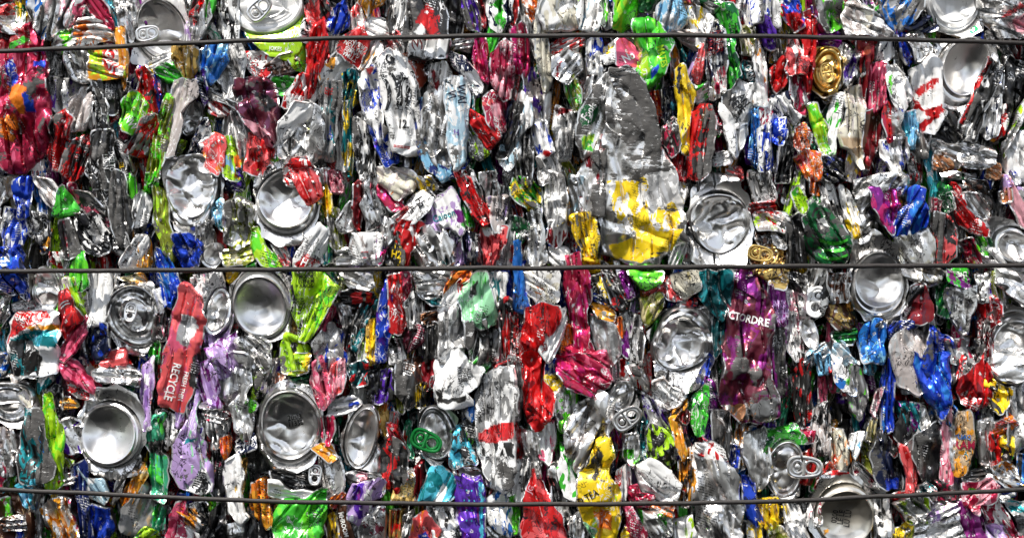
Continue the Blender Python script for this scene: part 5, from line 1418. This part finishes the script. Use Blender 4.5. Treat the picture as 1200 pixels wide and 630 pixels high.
C 5;grey/white.4^.3;-10 -10 25 0 30 180 20 220 -10 200;grey white torn strip at the lower centre
C 5;red/char.3^.25;0 200 30 240 35 330 10 340 0 300;red white scrap at the lower centre beside silver folds
C 5;white/pink.36^.1;90 250 140 200 150 280 130 360 100 330;white silver curved blade under the gold rimmed neck;c.5 L1
C 5;sil/dsil.4^.1;40 240 90 260 100 400 60 400 40 330;-
C 5;crim/pink.35^.1;150 -10 330 -20 345 60 310 120 250 110 200 60 160 40;crimson crumple lower part right of centre;c1.1
C 4;lpink/white.4^.1;330 -20 380 -20 375 60 345 70;-
! wide silver can with starburst creases, lower centre right
w can_body;6;sil/taupe.3^.05;190 230 230 160 290 110 350 140 370 220 330 260 335 300 270 370 230 400 190 330;c1.0 T13
! bare can lid with open ring pull tab standing out, lower centre right
w can_body;5;sil/dsil.3^.1;335 130 370 70 420 90 440 150 420 190 360 200;c.7
l 6;sil/dsil.3^.05;385 130 46 60 20;385 130 36 48 20;c.6 H8
t 9;sil;402 205 100 -35
C 5;sil/bgreen.32^.1;390 260 430 250 440 330 410 360 385 330;silver loop below the ring pull tab, lower centre right;c.7 L1
C 4;dteal/teal.4^.1;435 200 480 220 480 330 440 350 430 280;teal crumpled sliver right of the ring pull tab;c1.2
C 4;teal/sil.5^.2;400 -10 425 0 425 80 405 60;-
C 4;sil/red.36^.35;380 0 470 -10 470 110 420 90 385 60;silver crackled fold above the ring pull tab;c1.2
C 5;white/green.32^.05;175 300 240 370 260 420 230 500 190 480 170 400;white can shoulder left of the yellow tea can;c.5
! yellow can lettered TEA crossing the lower wire, bottom centre right
w can_body;7;yellow/lime.15^.2;225 450 235 400 270 370 300 290 340 280 350 330 340 400 375 470 380 560 360 650 300 660 250 560 225 510;c.7 T12
~char/yellow.4^.5;245 400 300 310 320 330 310 400 290 420
~orange/cream.4;285 530 350 530 350 600 300 590
~mint/white.3;240 560 300 600 280 650 235 640
"D TEA;265 480 34 -30;black
C 6;sil/white.3^.1;200 560 230 520 265 560 240 640 210 650;white grey folded flap below the lower wire beside the tea can
C 5;yellow^.05;380 600 400 560 410 650 385 655;-
C 5;white/red.3^.15;365 380 400 360 410 430 385 480 365 440;white foil with red symbols right of the tea can
C 6;pink/crim.4^.05;390 500 410 510 460 590 470 650 440 655 400 580;pink slim blade under the lower wire, right of the tea can
C 5;crim/pink.4^.1;395 440 430 430 450 500 420 500;-
! red can wedge at the bottom centre crossed by the lower wire
w can_body;7;coral/red.5^.08;40 490 75 395 100 430 130 500 180 560 195 650 40 660;c.5 T11
"JG;65 455 30 -60;lpink
C 5;sil/char.4^.25;130 380 170 360 190 470 220 500 210 590 160 540 140 500;silver grey column left of the tea can's lower part;c1
C 4;bgreen/char.3^.1;-10 480 20 460 20 600 -10 600;-
C 5;white/char.4^.25;10 350 60 340 50 460 20 500 0 440;white black spotted strip at the bottom centre;c1
C 5;char/lime.36^.25;480 220 560 260 570 360 540 400 490 360 470 290;dark banded can side right of the ring pull tab;c.9
! silver white folded can with cream side, lower right of centre
w can_body;6;white/sil.3^.05;440 380 480 350 560 400 590 440 570 490 500 500 450 450;c.7 T10
C 6;crim/red.3^.05;430 460 490 465 470 500 435 505;small glossy red fold just above the lower wire, right of centre
C 5;orange/white.3^.1;480 500 550 490 550 550 510 550;-
C 5;sil/green.28^.08;450 530 540 530 560 600 520 640 470 600;silver shoulder under the lower wire, right of centre;c.7
C 4;white/lime.36^.05;560 560 620 540 640 650 560 655;white shoulder at the bottom edge right of centre;c.5
C 5;white/taupe.3^.05;495 80 530 70 600 130 570 170 520 180 495 150;pale beige underside below the crumpled oval dome;c.4 L1
C 4;sil/violet.36^.1;450 110 490 150 560 250 590 330 560 340 500 260 460 190;-
C 6;amber/yellow.3^.05;545 200 565 190 600 320 590 345 570 290;amber slim blade lower right of centre;c.4
C 5;brown/amber.3^.1;540 170 600 140 600 200 560 210;-
C 5;red/black.3^.15;590 160 610 180 600 220 580 200;-
C 6;green/dgreen.3^.05;612 150 665 80 672 160 655 250 635 255;glossy green folded blade lower right of centre;c.4 L1
C 5;violet/grape.4^.1;660 250 700 200 700 280 670 290;-
C 5;crim/red.3^.1;645 260 700 300 720 340 690 320 650 290;-
C 5;navy/purple.4^.15;670 60 700 80 710 180 680 200;navy purple sliver beside the green folded blade
C 5;amber/white.4^.15;610 310 635 290 640 460 615 480 600 400;yellow and white upright strip, lower right of centre;c.6
C 5;char/amber.32^.2;580 340 610 340 610 480 585 490;-
C 6;grey/char.5^.45;705 190 765 180 770 290 750 370 710 340 700 260;grey black textured can side left of the silver can body;c.9
C 5;blue/navy.3^.1;745 300 775 290 775 370 755 370;-
! tall silver can body with red printed shoulder and flowing folds, bottom right of centre
w can_body;7;sil/dsil.3^.05;650 330 700 315 750 360 790 440 800 520 790 650 660 660 650 560 655 430;c.8 T15
~white/red.25^.05;648 295 720 290 735 350 650 345
w shoulder;8;white/red.2^.05;645 300 700 285 740 330 750 370 720 360 655 345;c.4 T7
~red;650 328 710 332 715 345 650 342
C 5;blue/dblue.3^.1;795 400 815 400 860 540 850 570 815 540 800 470;navy blue slim ribbon crossing the lower wire, right of centre;c.5
C 5;sil/amber.36^.25;780 210 820 240 820 360 790 370 775 300;grey silver column under the purple can's bronze bottom
! silver can shell with white inside and orange edge, right of centre below the bronze bottom
w can_body;5;sil/white.4^.08;820 260 880 240 910 300 910 400 870 470 840 420 810 330;c.5 L1
C 5;dgreen/orange.3^.2;880 260 905 240 905 330 885 310;-
C 6;yellow/gold.3^.05;855 480 910 475 915 560 900 600 870 570;yellow crumpled can on the lower wire, right of centre;c.8
C 4;white/yellow.32^.15;820 540 860 570 870 650 820 655;-
C 4;grey/dred.32^.2;590 450 640 440 640 500 600 500;-
@ 900 420 3
C 4;char/red.32^.3;90 -20 140 -10 150 200 110 240 90 150;grey upright ribbed column right of the purple print can;c.9
C 5;sky/char.3^.2;140 -20 200 -20 200 40 160 50;pale blue scrap lower right, near the open blue edges
C 5;red;185 -10 205 0 200 40 190 40;-
C 6;white/azure.3^.1;200 -20 230 10 290 80 285 120 240 100 210 60;white blue curved blade lower right;c.4 L1
C 5;sil/taupe.3^.08;225 -10 270 0 280 90 250 110 225 60;silver smooth panel right of the white blue blade
C 5;grey/bgreen.32^.25;280 20 330 40 345 150 320 220 290 180 270 90;grey folded can wall lower right;c.7 L1
C 5;sky/cyan.3^.2;320 -10 360 0 350 50 320 40;-
C 6;lpink/sil.4^.1;360 100 380 90 375 130 350 200 340 180;-
C 5;azure/char.3^.15;385 20 420 0 410 120 400 240 380 240;azure blue upright strip lower right
C 6;blue/char.3^.3;410 -20 440 -20 435 120 430 250 400 260 400 120;dark blue scuffed tall strip lower right;c.7
C 5;red/char.4^.2;380 240 430 240 425 330 390 300;-
C 6;taupe/sil.3^.05;430 -20 500 -20 515 40 500 110 480 120 450 60;taupe rounded can end above the teal flower print, lower right;c.4 T10
C 5;teal/purple.4^.2;430 140 500 150 500 240 440 230;teal and pink flower printed scrap lower right
! open black hollow can with white rim ring, lower right
w can_body;4;black/char.3^.1;470 160 540 160 555 220 520 290 480 320 440 270;c.5
w rim;6;sil^.1;500 155 540 165 558 215 520 290 480 325 475 310 520 260 535 210 525 175;c.3 T4 L1
C 7;blue/azure.35^.1;510 -20 600 -20 640 -10 620 80 630 150 610 200 560 150 520 80;glossy royal blue can in the lower right;c1 T12
C 5;azure/char.3^.2;555 150 625 160 615 230 570 210;-
C 5;char/red.3^.4;640 0 700 -20 720 60 690 120 640 140;charcoal red crumpled can right of the royal blue can;c1.1
C 6;red/dred.45^.2;680 60 750 -10 780 60 770 160 720 190 670 150 660 120;deep red glossy can with grey creases lower right;c.9
C 6;yellow/char.3^.2;755 70 850 110 840 160 810 190 770 160;yellow crumpled scrap right of the deep red glossy can;c1
! silver can bottom arched at the right edge above the lower half, far right
w can_body;6;sil/white.3^.05;780 -20 900 -30 930 20 880 80 810 70 785 30;c.7 L1
C 4;dgreen;880 40 930 30 930 90 890 80;-
C 6;coral/orange.5^.1;755 220 810 190 835 210 830 260 790 270 760 250;coral orange folded neck beside the tan RAM can;c.8
C 6;red/char.3^.2;745 250 790 260 790 360 750 370;red grey square panel beside the yellow patch, far right
C 6;yellow/char.3^.15;782 265 825 260 820 340 785 350;yellow patch with dark letters, far right
C 5;grey/sil.4^.3;835 110 905 80 930 90 930 300 880 320 835 300;large grey silver crumpled sheet at the right edge, lower right;c.7 T11
~sil;840 270 900 270 900 320 850 310
C 5;sil/green.32^.05;800 290 835 250 840 330 800 350;-
! tan can with blue print and dark pink letters RAM, lower right
w can_body;7;tan/amber.3^.05;665 190 700 180 715 280 710 330 690 400 655 405 655 340 662 270;c.3 T8
"2UAQ;680 273 24 0;azure
"RAM;684 302 42 0;crim
".A;686 332 24 0;teal
w silver_side;6;sil/taupe.3^.05;640 210 665 200 660 330 650 400 640 340;c.4
C 6;sil/taupe.4^.05;705 210 750 200 755 290 740 360 715 350;silver smooth curved wall right of the tan RAM can;c.3 L1
C 6;lpink/pink.4^.15;610 160 640 140 640 240 630 300 650 400 640 440 600 420 610 320;long pink slim blade lower right;c.6
C 4;sil/char.4^.3;590 230 620 220 615 330 600 420 585 350;-
C 6;char/black.3^.45;510 270 580 220 600 260 600 430 540 420 505 340;black scuffed can panel lower right;c.6 T9
C 6;coral/red.3^.1;430 290 460 300 495 350 500 410 470 480 450 460 465 400 440 340;salmon red folded blade lower right;c.5
C 6;navy/char.3^.35;355 320 400 250 430 290 440 380 465 420 460 450 410 455 370 420;charcoal navy can with vivid blue foot, lower right;c.6 T10
~blue^.05;410 420 470 420 470 460 400 455
C 5;crim/azure.4^.1;355 320 375 320 390 420 370 430;-
! can lid with large pull tab next to green wall, lower right of centre
w can_body;6;green/dgreen.3^.05;0 250 100 235 130 290 90 300 60 280 10 310 -10 330;c.5 T10
w silver_wall;5;sil/dsil.3^.1;0 330 40 280 100 290 120 380 110 480 50 490 0 440;c.4
l 7;sil/taupe.3^.05;60 385 66 102 5;60 385 54 88 5;c.5 H10
t 8;sil;125 378 112 2
C 4;red/rust.4^.1;110 320 150 310 160 360 130 430 100 420;-
C 5;crim;105 240 145 235 140 280 115 285;-
C 5;taupe/char.4^.25;160 180 200 150 215 260 200 330 160 340 150 260;grey column with white print above the large pull tab, lower right;c.9
C 5;cream/copper.3^.1;215 240 260 250 280 330 280 370 240 390 215 350;cream crumpled foil with dark hole, lower right;c1.1
C 6;white/sky.3^.05;275 260 310 250 300 290 280 340 270 300;small bright white blade, lower right
C 5;straw/olive.3^.1;330 220 355 190 350 280 320 270;-
C 5;olive/straw.3^.15;310 280 350 320 355 400 320 370;olive green dented blade lower right
C 5;sil/crim.3^.2;280 350 330 380 370 440 330 430 290 400;silver crimson crumple above the domed base, lower right;c1.1
C 4;rust/red.3^.2;180 360 220 330 230 400 150 440;-
! smooth round can base with yellow sticker dot on the lower wire, lower right
w can_body;5;sil/white.4^.03;160 460 180 410 240 390 310 410 360 470 370 560 350 660 170 670 150 580;c.3 T13
~red;200 400 240 380 290 395 240 405
b 8;warm^.0;265 545 106 112 0;265 555 92 96 0;D9 H15 c.08
"0200|LE LE|LU LU;255 555 28 -82;char
~amber^.0;190 596 208 594 210 612 192 614
C 5;white/crim.35^.1;110 540 150 470 165 480 165 560 120 570;white and crimson scrap left of the smooth round base
C 5;yellow/black.4^.1;-10 500 40 510 50 560 0 560;-
C 6;straw/olive.4^.1;-10 580 30 570 60 640 60 660 -10 660;pale yellow scuffed can at the bottom edge, right of centre;c.7
C 5;white/sil.4^.1;50 500 110 520 120 560 150 650 90 655 60 570;silver white creased can left of the smooth round base, bottom edge
C 4;char/sil.5^.3;370 490 430 480 430 650 380 650;charcoal silver column at the bottom edge right of the smooth round base;c1.1
C 5;yellow/olive.4^.1;420 590 480 560 470 640 430 650;small yellow foil at the bottom edge, right part
C 5;red/char.3^.15;410 460 470 450 460 480 420 480;-
C 7;sil/teal.32^.1;500 430 520 420 550 440 555 475 510 480 495 460;bright crinkled silver foil ball above the lower wire, right;c1.3
C 7;sil/lime.36^.1;440 510 500 480 550 490 560 530 530 560 550 580 500 570 470 540;bright crinkled silver foil scrap under the lower wire, right;c1.4
C 6;lilac/sil.4^.1;540 520 580 490 640 500 620 520 580 530 545 550;lilac curved lip under the lower wire, right
! silver can shell with deep shadowed opening at the bottom edge, right
w can_body;5;sil/dsil.3^.1;490 600 560 550 600 530 660 540 670 650 480 660;c.7 L1
w ring_end;7;sil^.05;570 615 620 600 660 620 655 650 575 650;c.4 T5 L1
C 5;grape/grey.3^.25;660 500 700 490 750 540 760 650 670 655;grey purple printed can at the bottom edge, far right;c.6
C 6;crim/lpink.35^.1;680 440 720 430 760 410 800 440 790 490 740 500 720 540 680 500;crimson pink crumpled can on the lower wire, far right;c1
~green;700 455 730 450 725 470 700 470
C 5;crim/sil.3^.15;740 500 800 490 840 560 870 620 820 640 770 570;crimson diagonal can below the lower wire, far right;c.8
C 6;lilac/white.3^.1;740 560 780 570 830 650 740 655;-
C 5;dsil/taupe.3^.05;655 390 740 375 760 400 720 420 660 410;taupe shelf under the tan RAM can
C 6;sil/amber.28^.15;755 370 800 350 850 380 870 430 800 430 760 400;silver scribbled oval can part, far right;c.8
C 6;azure/char.3^.2;835 320 900 340 905 420 880 460 850 400;steel blue dented can at the right edge above the lower wire;c.8
C 5;white/blue.28^.1;760 410 830 430 840 470 780 480;-
C 5;grey/teal.28^.25;800 490 930 480 930 560 850 560;grey dull panel at the right edge under the lower wire;c.5
C 5;char/crim.3^.25;850 560 930 560 930 660 860 650;charcoal scrap in the bottom right corner
C 4;dred/char.4^.15;660 420 700 420 670 460 650 450;-
C 5;char/crim.28^.3;560 420 600 430 640 480 600 500 560 480;-
"""

# ------------------------------------------------------------------ build everything
keep, small = split_small(read(DATA), 300)
make(keep)
print('things kept', len(keep), 'in mass', len(small))

# countless smaller scraps packed behind the cans one can single out
rs = np.random.RandomState(5)
fill = []
for t_ in small:
    p_ = t_['parts'][0]; o_ = p_['opt']
    fill.append(wall(p_['poly'], p_['z'], p_['col'], p_['pat'], T=o_.get('T'), c=o_.get('c', 1.0), lip=bool(o_['L']) if 'L' in o_ else None, seed=t_['n'] * 3 + 1))
names = ['sil'] * 8 + ['dsil'] * 12 + ['white'] * 8 + ['grey'] * 8 + ['char'] * 8 + ['red', 'red', 'crim', 'dred', 'coral', 'green', 'bgreen', 'dgreen', 'blue', 'azure', 'teal', 'violet', 'purple', 'amber', 'yellow', 'lime', 'olive', 'gold', 'pink', 'maroon', 'navy']
for row in range(-1, 12):
    for cx in np.arange(-230, 1440, 17.):
        x = cx + rs.uniform(-7, 7); y = row * 58 + rs.uniform(-26, 26)
        w = rs.uniform(11, 22); l = rs.uniform(28, 62); a = rs.normal(0, .16)
        th = np.linspace(0, 2 * np.pi, 7)[:-1]
        px = np.cos(th) * w * rs.uniform(.7, 1.15, 6); py = np.sin(th) * l * rs.uniform(.75, 1.1, 6)
        poly = np.stack([x + px * math.cos(a) - py * math.sin(a), y + px * math.sin(a) + py * math.cos(a)], 1)
        n = names[rs.randint(len(names))]; m = names[rs.randint(len(names))]
        fill.append(wall(poly, rs.uniform(-62, -30), f'{n}/{m}.{rs.randint(2, 5)}^.{rs.randint(40, 70)}', seed=rs.randint(9999), c=1.5, step=2.2))
ends_ = [q['eo'] for t_ in keep for q in t_['parts'] if q['k'] in 'bl']
vivid = ['red', 'crim', 'dred', 'coral', 'pink', 'green', 'bgreen', 'dgreen', 'lime', 'blue', 'azure', 'teal', 'cyan', 'violet', 'grape', 'lilac', 'amber', 'yellow', 'orange', 'olive', 'gold', 'maroon', 'navy', 'mag', 'jade']
for k_ in range(3300):                                       # narrow blades wedged between the cans
    x, y = rs.uniform(-230, 1430), rs.uniform(-50, 680); w_ = rs.uniform(2.2, 5.5)
    if any(((x - e[0]) / (e[2] + 6)) ** 2 + ((y - e[1]) / (e[3] + 22)) ** 2 < 1 for e in ends_): continue
    l_ = rs.uniform(18, 48); a = rs.normal(0, .2); b_ = rs.uniform(-5, 5)
    q_ = np.array([(-w_, -l_), (w_ * .4, -l_ * 1.05), (w_ + b_, -l_ * .2), (w_, l_), (-w_ * .5, l_ * .95), (-w_ + b_, 0)])
    poly = np.stack([x + q_[:, 0] * math.cos(a) - q_[:, 1] * math.sin(a), y + q_[:, 0] * math.sin(a) + q_[:, 1] * math.cos(a)], 1)
    n = (vivid if rs.rand() < .62 else names)
    n = n[rs.randint(len(n))]; m = names[rs.randint(len(names))]
    fill.append(wall(poly, rs.uniform(-24, 10), f'{n}/{m}.{rs.randint(2, 5)}^.{rs.randint(10, 45)}', seed=rs.randint(9999), c=.8, step=2.6, T=rs.uniform(5, 9)))
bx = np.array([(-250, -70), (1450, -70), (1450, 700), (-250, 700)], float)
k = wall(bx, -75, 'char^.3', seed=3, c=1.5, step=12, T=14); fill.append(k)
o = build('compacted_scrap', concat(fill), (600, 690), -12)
o['kind'] = 'stuff'; o['label'] = 'dense mass of crushed aluminium scrap behind the front layer of cans'; o['category'] = 'scrap'

# three baling wires
wm = simple_material('rusty_wire', (.010, .0075, .0068), .1, .6, .6, 300, .6)
def wire(pts, label):
    k = 50.; xs = np.linspace(-260, 1460, 431); ys = np.interp(xs, *np.array(pts).T)
    ys = np.convolve(np.pad(ys, 20, mode='edge'), np.ones(41) / 41, 'valid') + 1.1 * perlin(xs / 75, xs * 0 + pts[0][1]) + .35 * perlin(xs / 17, xs * 0 + pts[0][1])
    v, f = tube_loop(np.stack([xs, ys, k + .6 * perlin(xs / 90, xs * 0 + 3)], 1), 2.75, False, 12, 1.0)
    n = len(v); a = np.zeros((n, 4)); a[:, :3] = .03
    o = build('baling_wire', dict(xy=v[:, :2], h=v[:, 2], f=f, paint=a, prn=a, wear=np.zeros(n)), (600, pts[2][1]), k, None, wm)
    tag(o, label, 'wire', 'baling wires across the bale')
wire([(-260, 71), (150, 54), (300, 47), (600, 41.5), (900, 42), (1460, 58)], 'dark steel baling wire stretched across the top of the bale')
wire([(-260, 319), (300, 316), (600, 314), (900, 312), (1460, 310)], 'dark steel baling wire running straight across the middle of the bale')
wire([(-260, 560), (150, 580), (300, 587), (600, 591), (900, 588), (1460, 560)], 'dark steel baling wire sagging across the bottom of the bale')

# ------------------------------------------------------------------ camera, light
cam = bpy.data.cameras.new('camera'); co = bpy.data.objects.new('camera', cam); COL.objects.link(co)
co.location = (0, -CAM_D * MM, 0); co.rotation_euler = (math.pi / 2, 0, 0)
cam.sensor_width = 36; cam.lens = 36 * CAM_D / 1200; cam.clip_start = .05; cam.clip_end = 1000
scene.camera = co

EL, AZ = math.radians(62), math.radians(-32)       # the sun stands behind the camera's left shoulder
w = bpy.data.worlds.new('World'); scene.world = w; w.use_nodes = True
nt = w.node_tree; bg = nt.nodes['Background']
sky = nd(nt, 'ShaderNodeTexSky', sky_type='NISHITA'); sky.sun_disc = False; sky.sun_elevation = EL
# the camera looks towards +y, the sun is on the -y side
dirv = Vector((math.sin(AZ) * math.cos(EL), -math.cos(AZ) * math.cos(EL), math.sin(EL)))
sky.sun_rotation = math.atan2(dirv.x, dirv.y)
hs = nd(nt, 'ShaderNodeHueSaturation'); hs.inputs['Saturation'].default_value = .42
nt.links.new(sky.outputs[0], hs.inputs['Color']); tc = nd(nt, 'ShaderNodeTexCoord'); cn = nd(nt, 'ShaderNodeTexNoise'); cn.inputs['Scale'].default_value = 2.2; cn.inputs['Detail'].default_value = 5
nt.links.new(tc.outputs['Generated'], cn.inputs['Vector'])
cr = nd(nt, 'ShaderNodeMapRange'); cr.inputs['From Min'].default_value = .42; cr.inputs['From Max'].default_value = .62; cr.inputs['To Min'].default_value = .08; cr.inputs['To Max'].default_value = 3.0
nt.links.new(cn.outputs['Fac'], cr.inputs['Value'])
vm = nd(nt, 'ShaderNodeVectorMath', operation='SCALE'); nt.links.new(hs.outputs[0], vm.inputs[0]); nt.links.new(cr.outputs[0], vm.inputs['Scale'])
nt.links.new(vm.outputs[0], bg.inputs[0]); bg.inputs['Strength'].default_value = .06
sl = bpy.data.lights.new('sun', 'SUN'); sl.energy = 4.8; sl.angle = math.radians(1.5); sl.color = (1, .95, .88)
so = bpy.data.objects.new('sun', sl); COL.objects.link(so); so.rotation_euler = (-dirv).to_track_quat('-Z', 'Y').to_euler()
scene.view_settings.view_transform = 'Standard'; scene.view_settings.look = 'None'
scene.view_settings.exposure = .78; scene.view_settings.gamma = 1
scene.cycles.max_bounces = 6
